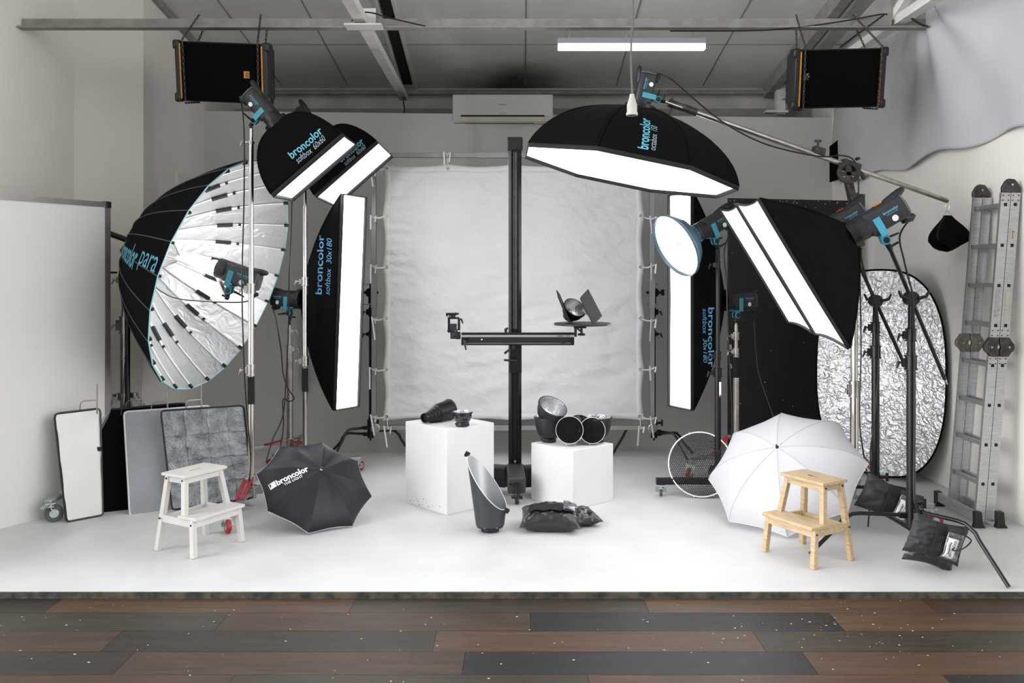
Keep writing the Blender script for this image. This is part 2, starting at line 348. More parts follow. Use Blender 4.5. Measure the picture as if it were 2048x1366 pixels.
# ------------------------------------------------------------------ builders for the studio gear
def head(label, c, n, up, textup=True, glow=None, scale=1):
    """monolight: local z = where it shines, local y = its top; c = centre of its front ring"""
    M = frame(c, n, up) @ Matrix.Scale(scale, 4); t = thing('flash_head', label, 'flash head', M @ V((0, 0, -.2)))
    hw = .058; pr = [(-.050, -.075), (.050, -.075), (.062, -.05), (.062, .03), (.045, .062), (.02, .074), (-.02, .074), (-.045, .062), (-.062, .03), (-.062, -.05)]
    mb = MB(M); mb.prism(pr, -.325, -.075); build('housing', mb, CHAR, t, bevel=.008)
    mb = MB(M); mb.lathe([(0, -.085), (.072, -.085), (.075, -.07), (.075, -.005), (.068, 0), (.062, -.01), (.062, -.06), (0, -.06)], 32); build('front_ring', mb, BLACKP, t)
    if glow: 
        mb = MB(M); mb.lathe([(.0, .085), (.025, .078), (.042, .055), (.046, .03), (.04, .0), (.04, -.05), (0, -.05)][::-1], 24); build('flash_tube_dome', mb, glow, t)
    mb = MB(M); mb.prism([(x * .93, y * .93) for x, y in pr], -.337, -.325); mb.box((0, -.01, -.34), (.07, .06, .012)); build('control_panel', mb, RUBBER, t, bevel=.002)
    mb = MB(M); mb.tube([(0, .05, -.19), (0, .058, -.25), (0, .068, -.31), (0, .076, -.35), (0, .080, -.375), (0, .079, -.385)], [.020, .033, .033, .029, .021, .010], 12, flat=.8); build('handle', mb, BLACKP, t)
    mb = MB(M); mb.tube([(0, -.05, -.30), (0, -.085, -.30), (0, -.10, -.335), (0, -.09, -.36)], [.035, .034, .022, .012], 10); build('cable_socket', mb, BLACKP, t)
    mb = MB(M)
    for s in (-1, 1):
        mb.prism([(-.158, -.10), (-.112, -.10), (-.112, .02), (-.158, .02)], s * .064 - .0025, s * .064 + .0025, Matrix(((0, 0, 1, 0), (0, 1, 0, 0), (1, 0, 0, 0), (0, 0, 0, 1))))
    mb.box((0, -.095, -.135), (.13, .006, .046))
    for s in (-1, 1): mb.rod((s * .02 - .005, -.135, -.135), (s * .02 + .005, -.135, -.135), .028, n=20)
    for s in (-1, 1): mb.box((s * .02, -.115, -.135), (.006, .045, .046))
    build('bracket', mb, TEAL, t, bevel=.002)
    mb = MB(M); mb.rod((-.03, -.135, -.135), (.03, -.135, -.135), .019, n=16).rod((0, -.15, -.135), (0, -.205, -.135), .016).rod((.02, -.175, -.135), (.05, -.175, -.135), .007).box((.055, -.175, -.15), (.012, .014, .06)).tube([(-.03, -.135, -.135), (-.045, -.14, -.17), (-.045, -.15, -.24)], [.012, .009, .006], 8)
    build('tilt_joint', mb, BLACKM, t, bevel=.0015)
    cx = M.inverted() @ V((0, 0, CH)); s = 1 if cx.x > 0 else -1
    mb = MB(M); T = Matrix.Translation((s * .0625, -.038, -.235)) @ Matrix.Rotation(PI / 2, 4, 'Y'); mb.lathe([(0, .001), (.019, .001), (.019, -.001), (0, -.001)], 24, T); build('round_badge', mb, WHITEP, t)
    fn = lambda tx, ty, y0: M @ V((s * .0632, y0 + ty * (1 if textup else 1), -.235 + (-s) * tx))
    text('lettering', 'broncolor', .10, .017, lambda a, b: fn(a, b, .018), TEALP, t, bold=.02, step=0)
    text('lettering', 'minicom 80', .075, .009, lambda a, b: fn(a, b, .0), TEALP, t, step=0)
    W['joint'] = M @ V((0, -.19, -.135)); W['sock'] = M @ V((0, -.09, -.36)); W['hm'] = M
    return t
def softbox(label, c, n, x, rim, depth, ringr, em, name='softbox', blend=.8, lip=.034, concave=0, txt=(), group=None, cat='softbox', fab=None):
    """rim: polygon (local xy, counter-clockwise seen from the front), local z = light direction"""
    z = V(n).normalized(); x = V(x); x = (x - z * x.dot(z)).normalized(); y = z.cross(x)
    M = Matrix((x, y, z)).transposed().to_4x4(); M.translation = V(c); k = len(rim); fab = fab or BLACKF
    rim = [V((a, b, 0)) for a, b in rim]
    ring = [V((r.x, r.y, 0)).normalized() * ringr for r in rim]
    def S(i, u, v):
        a, b = rim[i], rim[(i + 1) % k]; p = a.lerp(b, u); q = ring[i].lerp(ring[(i + 1) % k], u)
        if concave: p = p * (1 - concave * 4 * u * (1 - u) * (1 - v) ** 2)
        th = v * PI / 2; w = blend * math.cos(th) + (1 - blend) * (1 - v); h = blend * math.sin(th) + (1 - blend) * v
        r = q.lerp(p, w); fold = .004 * math.sin(u * 17 + i) * math.sin(v * 9)
        return M @ V((r.x, r.y, -depth * h + fold))
    t = thing(name, label, cat, M @ V((0, 0, -depth)), group=group)
    mb = MB()
    for i in range(k): mb.grid(lambda u, v: S(i, u, v), 14, 14)
    build('fabric_shell', mb, fab, t, solid=.003, ang=28)
    mb = MB()   # rod seams along the corners
    for i in range(k): mb.tube([S(i, 0, j / 14) for j in range(15)], .006, 6)
    build('corner_seam', mb, fab, t)
    def E(i, u, d, zz):
        a, b = rim[i], rim[(i + 1) % k]; p = a.lerp(b, u) * (1 - concave * 4 * u * (1 - u)); return M @ (V((p.x, p.y, zz)) - p.normalized() * d)
    mb = MB()
    for i in range(k): mb.grid(lambda u, v: E(i, u, .0, lip * v), 12, 1)
    build('rim_band', mb, mat('black band fabric', '0b0b0d', .8, bump=.2), t, solid=.006)
    mb = MB(); cen = mb.v(M @ V((0, 0, -.005)))
    loop = [mb.v(E(i, u / 12, .006, .004)) for i in range(k) for u in range(12)]
    for i in range(len(loop)): mb.f([cen, loop[i], loop[(i + 1) % len(loop)]])
    build('diffuser', mb, em, t, ang=180)
    mb = MB(M); mb.lathe([(ringr * .95, -depth - .03), (ringr * 1.12, -depth - .03), (ringr * 1.12, -depth + .02), (ringr * .95, -depth + .02), (ringr * .95, -depth - .03)], 32); build('speed_ring', mb, BLACKM, t)
    for body, i, u0, v0, w, h, ang, m, bold, shear in txt:
        e = 1e-3; L = PI / 2 * depth
        def fn(tx, ty):
            a = math.radians(ang); du = tx * math.cos(a) - ty * math.sin(a); dv = tx * math.sin(a) + ty * math.cos(a)
            ll = (S(i, 0, v0) - S(i, 0, min(1, v0 + .02))).length / .02
            v = v0 + dv / ll; v = max(0, min(1, v)); wv = (S(i, 1, v) - S(i, 0, v)).length; w0 = (S(i, 1, v0) - S(i, 0, v0)).length; u = max(0, min(1, .5 + ((u0 - .5) * w0 - du) / wv))
            p = S(i, u, v); a_ = S(i, min(1, u + e), v) - S(i, max(0, u - e), v); b_ = S(i, u, min(1, v + e)) - S(i, u, max(0, v - e)); nn = a_.cross(b_).normalized()
            if nn.dot(p - (M @ V((0, 0, -depth * .5)))) < 0: nn = -nn
            return p + nn * .006
        text('lettering', body, w, h, fn, m, t, bold=bold, shear=shear, step=.02)
    return t
def collar(mb, p, r, h, kd):
    p = V(p); mb.rod(p - V((0, 0, h / 2)), p + V((0, 0, h / 2)), r, n=18); mb.rod(p - V((0, 0, h / 2)), p - V((0, 0, h / 2 - .008)), r * 1.15, n=18); mb.rod(p + V((0, 0, h / 2 - .008)), p + V((0, 0, h / 2)), r * 1.15, n=18)
    d = V((kd[0], kd[1], 0)).normalized(); mb.box(p + d * (r + .008), (.028, .028, h * .6)); mb.rod(p + d * r, p + d * (r + .045), .006, n=8)
    e = p + d * (r + .047); mb.tube([e + V((0, 0, .012)), e + V((0, 0, 0)), e + V((0, 0, -.012)) + d * .004, e + V((0, 0, -.035)) + d * .012], [.007, .009, .008, .005], 8)
def caster(t, p, m_wheel, m_fork, r=.05, yaw=0, sw=.026):
    """caster whose wheel touches the floor under p (p.z = top plate)"""
    p = V(p); R = Matrix.Rotation(yaw, 4, 'Z'); ax = V((p.x, p.y, r)) + R.to_3x3() @ V((.025, 0, 0)); s = R.to_3x3() @ V((0, 1, 0))
    mb = MB(); mb.box(p - V((0, 0, .005)), (.07, .06, .008), R); mb.rod(p - V((0, 0, .03)), p, .02)
    top = V((p.x, p.y, p.z - .03)); 
    for k in (-1, 1): mb.bar(top + s * k * .022, ax + s * k * .022, .006, .045, up=s)
    mb.box(top, (.045, .05, .008), R); mb.bar(ax + V((0, 0, r * 1.05)) , ax + V((0, 0, r * 1.15)) + (R.to_3x3() @ V((-.06, 0, -.0))), .035, .006)
    f = build('caster', mb, m_fork, t, bevel=.001)
    T = Matrix.Translation(ax) @ R @ Matrix.Rotation(PI / 2, 4, 'X')
    mb = MB(T); mb.lathe([(.012, -sw / 2), (r * .9, -sw / 2), (r, -sw * .3), (r, sw * .3), (r * .9, sw / 2), (.012, sw / 2)], 28); w = build('wheel', mb, m_wheel, f)
    mb = MB(T); mb.lathe([(0, -sw / 2 - .003), (r * .5, -sw / 2 - .003), (r * .5, sw / 2 + .003), (0, sw / 2 + .003)], 20); build('wheel_hub', mb, ZINC, f)
    return f
def stand(label, X, Y, tubes, collars, knob=(1, -.3), grips=(), base=None, name='light_stand', group=None, mt=None):
    t = thing(name, label, 'stand', (X, Y, 0), group=group)
    for z0, z1, r, m in tubes: build('tube', MB().rod((X, Y, z0), (X, Y, z1), r, n=20), m, t)
    for i, (z, r, h, m) in enumerate(collars):
        mb = MB(); collar(mb, (X, Y, z), r, h, knob); build('collar', mb, m, t, bevel=.001)
    for z0, z1, r in grips: build('grip', MB().rod((X, Y, z0), (X, Y, z1), r, n=20), mat('black rubber grip', '111214', .85, bump=.1), t)
    if base: base(t, X, Y)
    return t
def base_combo(azs, R=.62, crown=.34, arm=.13, legm=None, wheel=None, cr=.05):
    def f(t, X, Y):
        mb = MB(); mb.rod((X, Y, crown - .03), (X, Y, crown + .02), .045, n=20)
        for a in azs: mb.box((X + .055 * math.cos(a), Y + .055 * math.sin(a), crown), (.06, .05, .03), Matrix.Rotation(a, 4, 'Z'))
        build('crown', mb, STEEL, t, bevel=.003)
        mb = MB(); mb.rod((X, Y, arm - .06), (X, Y, arm + .04), .04, n=20)
        for a in azs: mb.box((X + .05 * math.cos(a), Y + .05 * math.sin(a), arm), (.07, .05, .06), Matrix.Rotation(a, 4, 'Z'))
        build('hub', mb, STEEL, t, bevel=.003)
        for a in azs:
            d = V((math.cos(a), math.sin(a), 0)); s = V((-d.y, d.x, 0)); o = V((X, Y, 0))
            mb = MB(); mid = o + d * (R * .5) + V((0, 0, arm + .02))
            for k in (-1, 1): mb.bar(o + d * .08 + s * k * .022 + V((0, 0, crown)), mid + s * k * .022, .006, .028, up=s)
            build('brace', mb, legm or RED, t, bevel=.001)
            mb = MB(); mb.bar(o + d * .05 + V((0, 0, arm)), o + d * R + V((0, 0, arm + .0)), .035, .035); build('leg', mb, STEEL, t, bevel=.003)
            if cr: caster(t, o + d * (R - .02) + V((0, 0, arm - .017)), wheel or RED, ZINC, cr, a + .6)
    return f
def base_turtle(azs, hz=.24, R=.46, m=None):
    m = m or BLACKM
    def f(t, X, Y):
        mb = MB(); mb.rod((X, Y, hz - .12), (X, Y, hz + .06), .032, n=20).rod((X, Y, hz - .145), (X, Y, hz - .12), .010).box((X + .045, Y - .02, hz + .03), (.05, .02, .02)).box((X + .075, Y - .02, hz + .03), (.016, .022, .06)); mb.rod((X, Y, hz + .06), (X, Y, hz + .085), .022, n=16)
        build('hub', mb, m, t, bevel=.002)
        for i, a in enumerate(azs):
            d = V((math.cos(a), math.sin(a), 0)); o = V((X, Y, 0)); z = hz - .05 + .035 * (i % 3 - 1) * -1
            pts = [o + d * .03 + V((0, 0, z)), o + d * (R * .50) + V((0, 0, z + .005)), o + d * (R * .58) + V((0, 0, z)), o + d * (R * .68) + V((0, 0, z - .04)), o + d * (R * .72) + V((0, 0, z - .08)), o + d * R + V((0, 0, .008))]
            build('leg', MB().tube(pts, .0125, 10), m, t)
            mb = MB(); mb.box(o + d * .05 + V((0, 0, z)), (.05, .034, .034), Matrix.Rotation(a, 4, 'Z')); build('leg_clamp', mb, m, t, bevel=.002)
    return f
az = lambda x, y: math.atan2(y, x)
def base_splay(feet, crown):      # sloping legs from a high crown down to casters
    def f(t, X, Y):
        mb = MB(); mb.rod((X, Y, crown - .04), (X, Y, crown + .02), .045, n=20)
        for p in feet: d = (V((p.x, p.y, 0)) - V((X, Y, 0))).normalized(); mb.bar(V((X, Y, crown)), V((X, Y, crown)) + d * .11, .045, .04)
        build('crown', mb, STEEL, t, bevel=.003)
        mb = MB(); mb.rod((X, Y, .25), (X, Y, .33), .04, n=20); build('hub', mb, STEEL, t, bevel=.003)
        for p in feet:
            d = (V((p.x, p.y, 0)) - V((X, Y, 0))).normalized(); L = (V((p.x, p.y, 0)) - V((X, Y, 0))).length; s = V((-d.y, d.x, 0)); a = V((X, Y, crown)) + d * .09; b = V((X, Y, .17)) + d * (L - .12)
            build('leg', MB().bar(a, b, .04, .03).bar(b, V((X, Y, .15)) + d * (L + .02), .055, .028).bar(b - d * .01 + V((0, 0, .0)), b + d * .20 + V((0, 0, -.055)), .03, .018), ZINC, t, bevel=.003)
            build('brace', MB().bar(V((X, Y, .29)) + d * .04, a.lerp(b, .62), .02, .012), STEEL, t)
            caster(t, V((X, Y, .143)) + d * L, RUBBER, ZINC, .062, math.atan2(d.y, d.x) + 2.4)
    return f
G_SOFT = emis('softbox diffuser', 'fdfdff', L_SOFT); G_OCTA = emis('octabox diffuser', 'fffdfa', L_OCTA); G_STRIP = emis('strip diffuser', 'fffdfb', L_STRIP)
G_RIGHT = emis('right softbox diffuser', 'f4f6ff', L_RIGHT); G_DISH = emis('dish diffuser', 'fffefc', L_DISH)

# ---- two small square softboxes, upper left
q = .339; sq = [(-q, -q), (q, -q), (q, q), (-q, q)]
n1 = V((.65, .06, -.757)); a1 = V((.757, 0, .652)); c1 = V((-1.57, 6.72, 2.607)); dep = .43
def t60(u=.35, v=.19, k=1): return (('broncolor', 2, u, v, .30 * k, .068 * k, 0, TEALP, .02, 0), ('softbox  60x60', 2, u + .01, v - .10 * k, .27 * k, .046 * k, 0, GREYP, 0, .25))
softbox('black square softbox nearest the ceiling speaker at upper left, lettering on its side', c1, n1, a1, sq, dep, .085, G_SOFT, txt=t60())
head('flash head behind the nearer square softbox, in front of the left ceiling speaker', c1 - n1.normalized() * (dep + .02), n1, V((.68, -.35, .6)), scale=.92)
j1, s1 = W['joint'].copy(), W['sock'].copy()
X1, Y1 = j1.x, j1.y
z1 = lambda y: CH - (y - 550) * Y1 / FPX
stand('chrome light stand with red braces holding the nearer square softbox', X1, Y1,
      [(j1.z - .06, j1.z, .011, BLACKM), (z1(283), j1.z - .03, .014, CHROME), (z1(575), z1(283), .019, CHROME), (z1(740), z1(575), .0225, CHROME), (.10, z1(752), .0245, CHROME)],
      [(z1(285), .022, .02, STEEL), (z1(577), .029, .075, STEEL), (z1(740), .031, .085, STEEL)], (-1, -.3), [(z1(808), z1(753), .0265)],
      base_combo([az(.05, -.8), az(-.62, .35), az(.7, .35)], .72, .22, .12, RED))
c2 = V((-1.44, 7.62, 2.66)); n2 = V((.66, -.046, -.75)); a2 = V((.75, 0, .66)); q = .343; sq2 = [(-q, -q), (q, -q), (q, q), (-q, q)]
softbox('black square softbox partly behind the other, above the tall left strip softbox', c2, n2, a2, sq2, dep, .085, G_SOFT, txt=t60(.30, .125, .85))
head('flash head behind the farther square softbox, mostly hidden by it', c2 - n2.normalized() * (dep + .02), n2, V((.68, -.35, .6)), scale=.92)
j2, s2 = W['joint'].copy(), W['sock'].copy(); X2, Y2 = j2.x + .05, j2.y
z2 = lambda y: CH - (y - 550) * Y2 / FPX
stand('chrome light stand just left of the tall left strip softbox', X2, Y2,
      [(j2.z - .1, j2.z, .011, BLACKM), (z2(410), j2.z - .03, .014, CHROME), (z2(560), z2(410), .019, CHROME), (z2(720), z2(560), .0215, CHROME), (.10, z2(735), .024, CHROME)],
      [(z2(563), .029, .075, STEEL), (z2(722), .031, .085, STEEL)], (-1, -.3), [(z2(783), z2(736), .027)],
      base_combo([az(.3, -.8), az(-.62, .55), az(.7, .35)], .5, .26, .12, RED))
cable('black cable hanging from the flash head of the nearer square softbox down to the floor', [s1, P(488, 260, Y1 - .1), P(488, 400, Y1 - .15), P(484, 560, Y1 - .15), P(487, 700, Y1 - .15), P(492, 800, Y1 - .1), P(500, 900, Y1 - .05), P(498, 960, Y1 - .1), P(478, 1010, 6.6), V((-2.2, 6.5, .008))], .0055)
cable('black cable hanging below the farther square softbox behind the chrome stands', [P(584, 395, 7.6), P(582, 470, 7.6), P(578, 540, 7.6), P(577, 650, 7.75), P(572, 760, 7.75), P(566, 830, 7.7), P(545, 880, 7.6), P(532, 925, 7.5)], .0055)

# ---- octabox on the boom
co = V((.761, 6.162, 2.52)); no = V((-.201, -.007, -.98)); 
def fit_frame(n):
    n = V(n).normalized(); x = V((0, 0, 1)).cross(n).normalized() if abs(n.z) < .95 else V((0, -1, 0)).cross(n).normalized(); return n, x, n.cross(x)
no, ox, oy = fit_frame(no)
octr = [(.78 * math.cos(3.514 + i * PI / 4), .78 * math.sin(3.514 + i * PI / 4)) for i in range(8)]
softbox('large black octagonal softbox glowing white, hung from the boom at upper centre', co, no, ox, octr, .43, .10, G_OCTA, name='octabox', blend=.7, lip=.03,
        txt=(('broncolor', 5, .53, .27, .30, .07, 90, TEALP, .025, 0), ('octabox  150', 5, .42, .23, .23, .042, 90, GREYP, 0, .25)))
hc = co - no * .42
head('flash head standing on top of the large octagonal softbox', hc, no, V((-.98, -.15, .2)), scale=.82)
jo, so = W['joint'].copy(), W['sock'].copy()
bs = V((1.093, 6.25, 3.0)); piv = V((2.493, 6.6, 2.598)); bdv = (piv - bs).normalized(); bend = piv + (piv - bs) * .597
PX, PY = piv.x + .04, 6.62
t = thing('boom_arm', 'long chrome boom arm slanting down to the right from the octagonal softbox', 'boom arm', piv)
build('outer_tube', MB().rod(bs + bdv * .16, bend, .019, n=18), STEEL, t)
build('inner_tube', MB().rod(jo, bs + bdv * .2, .010, n=14), STEEL, t)
mb = MB().rod(bs - bdv * .03, bs + bdv * .19, .030, n=16).rod(bs + V((0, 0, .02)), bs + V((-.005, 0, .075)), .008).box(bs + V((-.005, 0, .085)), (.05, .03, .022)).tube([bs + bdv * .0 - V((0, 0, .02)), bs - V((.03, 0, .09))], [.010, .007], 8)
build('end_clamp', mb, DKSTEEL, t, bevel=.002)
k0 = P(1636, 302, 6.53); mb = MB().bar(k0 - bdv * .04, k0 + bdv * .05, .055, .055).rod(k0 + V((0, 0, .02)), k0 + V((0, 0, .07)), .008).box(k0 + V((0, 0, .075)), (.05, .018, .018)); build('sliding_clamp', mb, DKSTEEL, t, bevel=.003)
T = Matrix.Translation(piv + V((-.03, -.05, -.05))) @ Matrix.Rotation(PI / 2, 4, 'X')
mb = MB(); mb.torus(None, .075, .013, T @ Matrix.Scale(1, 4), 28, 8)
arc = MB(T); arc.lathe([(.055, -.012), (.085, -.012), (.085, .012), (.055, .012), (.055, -.012)], 32); arc.box((0, .0, 0), (.04, .16, .018)); arc.box((.01, -.01, .0), (.16, .03, .018)); mb.bm.free()
build('tilt_quadrant', arc, DKSTEEL, t, bevel=.002)
mb = MB().bar(piv - bdv * .075, piv + bdv * .075, .07, .075).bar(piv + V((.0, -.03, .03)), piv + bdv * .12 + V((0, -.03, -.06)), .02, .03)
build('boom_clamp', mb, DKSTEEL, t, bevel=.006)
mb = MB().bar(piv + V((-.02, 0, -.08)), piv + V((.03, 0, -.30)), .07, .05).box((PX + .02, PY, 2.33), (.10, .07, .12)).rod((PX, PY, 2.2), (PX, PY, 2.4), .03, n=18); build('yoke', mb, DKSTEEL, t, bevel=.006)
mb = MB().rod(piv + V((.03, -.05, .05)), piv + V((.03, -.09, .05)), .012); build('locking_knob', mb, BLACKP, t)
zo = lambda y: CH - (y - 550) * PY / FPX
stand('tall thick chrome stand of the boom, before the silver oval reflector', PX, PY, [(zo(770), 2.3, .026, CHROME), (.1, zo(770), .031, CHROME)], [(2.22, .035, .03, STEEL), (zo(778), .037, .12, STEEL)], (-1, -.3), (),
      base_combo([az(.36, -.42), az(-.6, .2), az(.25, .6)], .60, .40, .15, RED, RED))
# counterweight bag
t = thing('weight_bag', 'black cloth counterweight bag hanging from the lower end of the boom', 'weight bag', bend - V((0, 0, .35)))
mb = MB().tube([bend + V((0, 0, -.015)), bend + V((-.018, 0, -.05)), bend + V((.0, 0, -.085)), bend + V((.018, 0, -.05)), bend + V((.002, 0, -.015))], .0035, 6); build('carabiner', mb, STEEL, t)
mb = MB().tube([bend + V((0, 0, -.075)), bend + V((-.035, 0, -.115)), bend + V((.035, 0, -.115)), bend + V((0, 0, -.075))], .003, 6); build('strap_ring', mb, STEEL, t)
def bag(u, v):
    a = 2 * PI * u; z = -.115 - .255 * v; r = .03 + .115 * math.sin(min(1, v * 1.25) * PI / 2) ** 1.2
    if v > .8: r *= math.cos((v - .8) / .2 * PI / 2) ** .6
    r *= 1 + .22 * math.cos(3 * a + .6) * (1 - v * .4) + .08 * math.sin(5 * a + v * 4)
    return bend + V((r * math.cos(a), r * math.sin(a) * .75, z + .03 * math.cos(3 * a + .6) * v))
mb = MB().grid(bag, 40, 24, True); build('cloth_bag', mb, BLACKF, t)
mb = MB().tube([bag(.62, i / 12 + .04) + V((0, -.004, 0)) for i in range(11)], .004, 6); build('seam', mb, BLACKP, t)
cable('black cable from the flash head above the octabox along the boom and down its stand', [so, P(1345, 160, 6.15), P(1385, 195, 6.2), P(1440, 240, 6.27), P(1500, 275, 6.33), P(1560, 297, 6.4), P(1640, 313, 6.47), P(1680, 311, 6.5), P(1705, 318, 6.5), P(1716, 345, 6.5), P(1717, 420, 6.54), P(1720, 560, 6.54), P(1722, 700, 6.54), P(1719, 830, 6.54), P(1726, 900, 6.5), V((2.62, 6.45, .01))])

# ---- strip softboxes left and right with their heads and stands
sr = [(-.15, -.9), (.15, -.9), (.15, .9), (-.15, .9)]
nL = V((.87, -.49, -.03)); cL = P(698, 604, 7.78); dS = .55
softbox('tall narrow strip softbox left of the white backdrop cloth, blue lettering', cL, nL, V((.5, .87, -.02)), [(a * 1.05, b * 1.05) for a, b in sr], dS, .085, G_STRIP, blend=.3,
        txt=(('broncolor', 3, .25, .41, .53, .18, 0, BLUEP, .015, 0), ('softbox  30x180', 3, .31, .20, .50, .11, 0, BLUEP, 0, .25)))
head('flash head feeding the tall left strip softbox from behind', cL - nL.normalized() * (dS + .02), nL, V((0, 0, 1)))
j3, s3 = W['joint'].copy(), W['sock'].copy(); X3, Y3 = j3.x, j3.y
z3 = lambda y: CH - (y - 550) * Y3 / FPX
stand('chrome stand with red braces carrying the tall left strip softbox', X3, Y3,
      [(z3(650), j3.z, .010, BLACKM), (z3(700), z3(650), .014, STEEL), (.1, z3(700), .03, STEEL)], [(z3(662), .022, .04, STEEL), (z3(698), .032, .07, STEEL)], (1, -.2), [(z3(754), z3(712), .0225)],
      base_combo([az(-.5, -.25), az(.5, -.35), az(0, .6)], .46, z3(880), .2, RED))
cable('black cable looping beside the stand of the left strip softbox', [s3, P(552, 640, 7.7), P(562, 700, 7.7), P(566, 745, 7.7), P(575, 775, 7.68), P(588, 796, 7.66), P(578, 803, 7.66), P(566, 800, 7.68), P(567, 850, 7.65), P(561, 893, 7.6), P(552, 930, 7.5)])
nR = V((-.87, -.49, .0)); cR = P(1364, 602, 7.45)
softbox('tall narrow strip softbox right of the white backdrop cloth, lettering upside down', cR, nR, V((.49, -.87, 0)), [(-.15, -.91), (.15, -.91), (.15, .91), (-.15, .91)], .46, .085, G_STRIP, blend=.3,
        txt=(('broncolor', 1, .24, .44, .51, .17, 0, BLUEP, .015, 0), ('softbox  30x180', 1, .30, .27, .46, .105, 0, BLUEP, 0, .25)))
head('flash head on the red-braced stand before the black board, feeding the right strip softbox', cR - nR.normalized() * .48, nR, V((0, 0, 1)))
j4, s4 = W['joint'].copy(), W['sock'].copy(); X4, Y4 = j4.x, j4.y
z4 = lambda y: CH - (y - 550) * Y4 / FPX
stand('chrome stand with red braces in front of the black board', X4, Y4,
      [(z4(670), j4.z, .010, STEEL), (z4(712), z4(650), .016, STEEL), (.1, z4(712), .026, STEEL)], [(z4(672), .026, .07, STEEL), (z4(703), .024, .06, STEEL)], (-1, -.2), [(z4(755), z4(714), .029)],
      base_combo([az(-.55, -.15), az(.5, -.3), az(.1, .5)], .46, z4(872), .18, RED))
cable('thin black cable curving down across the black board from the right strip head', [s4, P(1508, 640, 7.7), P(1512, 700, 7.7), P(1517, 745, 7.7), P(1535, 800, 7.65), P(1548, 840, 7.6), P(1553, 900, 7.5)], .0045)

# ---- beauty dish
cd = V((1.232, 6.883, 2.013)); ndd = V((-.818, -.359, -.449)).normalized(); M = frame(cd, ndd, (0, 0, 1)); R = .262
t = thing('beauty_dish', 'round blue-grey beauty dish with white glowing front, on a black stand', 'beauty dish', M @ V((0, 0, -.16)))
mb = MB(M); mb.lathe([(.075, -.20), (.08, -.17), (.13, -.14), (.20, -.09), (R, -.005), (R + .006, .012), (R, .02), (R - .008, .012), (R - .012, -.005), (.195, -.085), (.12, -.13), (.07, -.16)], 56)
build('dish', mb, mat('slate blue metal', '2f4654', .4, var=.06, bump=.03, coat=.2), t, ang=40)
mb = MB(M); mb.lathe([(0, -.012), (R - .012, -.004)][::-1], 56); build('diffuser', mb, G_DISH, t, ang=180)
mb = MB(M); mb.torus(None, R - .002, .007, M if False else Matrix(), 56, 8); build('rim_ring', mb, mat('rim slate', '52656f', .35, .5), t)
mb = MB(M); mb.lathe([(0, .006), (.03, .004), (.034, -.006), (0, -.008)], 24, Matrix.Translation((.045, .015, 0))); build('centre_cap', mb, mat('diffuser cap', 'cfd8dc', .6, emit=.0), t)
head('flash head behind the round beauty dish', cd - ndd * .215, ndd, V((0, 0, 1)) + ndd * .3)
j5, s5 = W['joint'].copy(), W['sock'].copy(); X5, Y5 = j5.x, j5.y
z5 = lambda y: CH - (y - 550) * Y5 / FPX
def base_tbar(t, X, Y):
    mb = MB().rod((X, Y, .10), (X, Y, .20), .035, n=16).box((X - .03, Y - .02, .20), (.10, .05, .05)).rod((X - .05, Y - .02, .2), (X - .05, Y - .02, .25), .02); build('hub', mb, BLACKM, t, bevel=.003)
    for k, b in ((0, V((X - .50, Y - .02, .125))), (1, V((X + .50, Y + .05, .125))), (2, V((X + .1, Y + .5, .125)))):
        build('leg', MB().bar((X, Y, .125), b, .05, .05), BLACKM, t, bevel=.004); d = (b - V((X, Y, .125))).normalized(); caster(t, b - d * .04 - V((0, 0, .025)), RUBBER, ZINC, .033, 1.4, .02)
stand('thin black stand on a wheeled T-shaped base carrying the beauty dish', X5, Y5,
      [(z5(520), j5.z, .009, BLACKM), (z5(720), z5(500), .0165, BLACKM), (z5(745), z5(700), .020, BLACKM), (.12, z5(745), .026, BLACKM)], [(z5(530), .020, .06, BLACKM), (z5(712), .026, .06, BLACKM), (z5(745), .032, .07, BLACKM)], (-1, -.2), (), base_tbar)
mb = MB().prism([(-.008, -.06), (.008, -.06), (.008, .06), (-.008, .06)], 0, .001, Matrix.Translation((X5 + .012, Y5 - .0275, z5(778))) @ Matrix.Rotation(PI / 2, 4, 'X'))
ob = build('sticker', mb, WHITEP, bpy.data.objects['light_stand.005']); ob['label'] = 'small white sticker with a red square'
mb = MB().prism([(-.007, -.012), (.007, -.012), (.007, .004), (-.007, .004)], 0, .001, Matrix.Translation((X5 + .012, Y5 - .0287, z5(790))) @ Matrix.Rotation(PI / 2, 4, 'X')); build('sticker_mark', mb, RED, ob)
cable('black cable hanging from the beauty dish head beside its stand', [s5, P(1449, 500, 6.85), P(1453, 560, 6.9), P(1455, 640, 6.9), P(1460, 740, 6.9), P(1464, 850, 6.9), P(1455, 930, 6.9)], .0055)

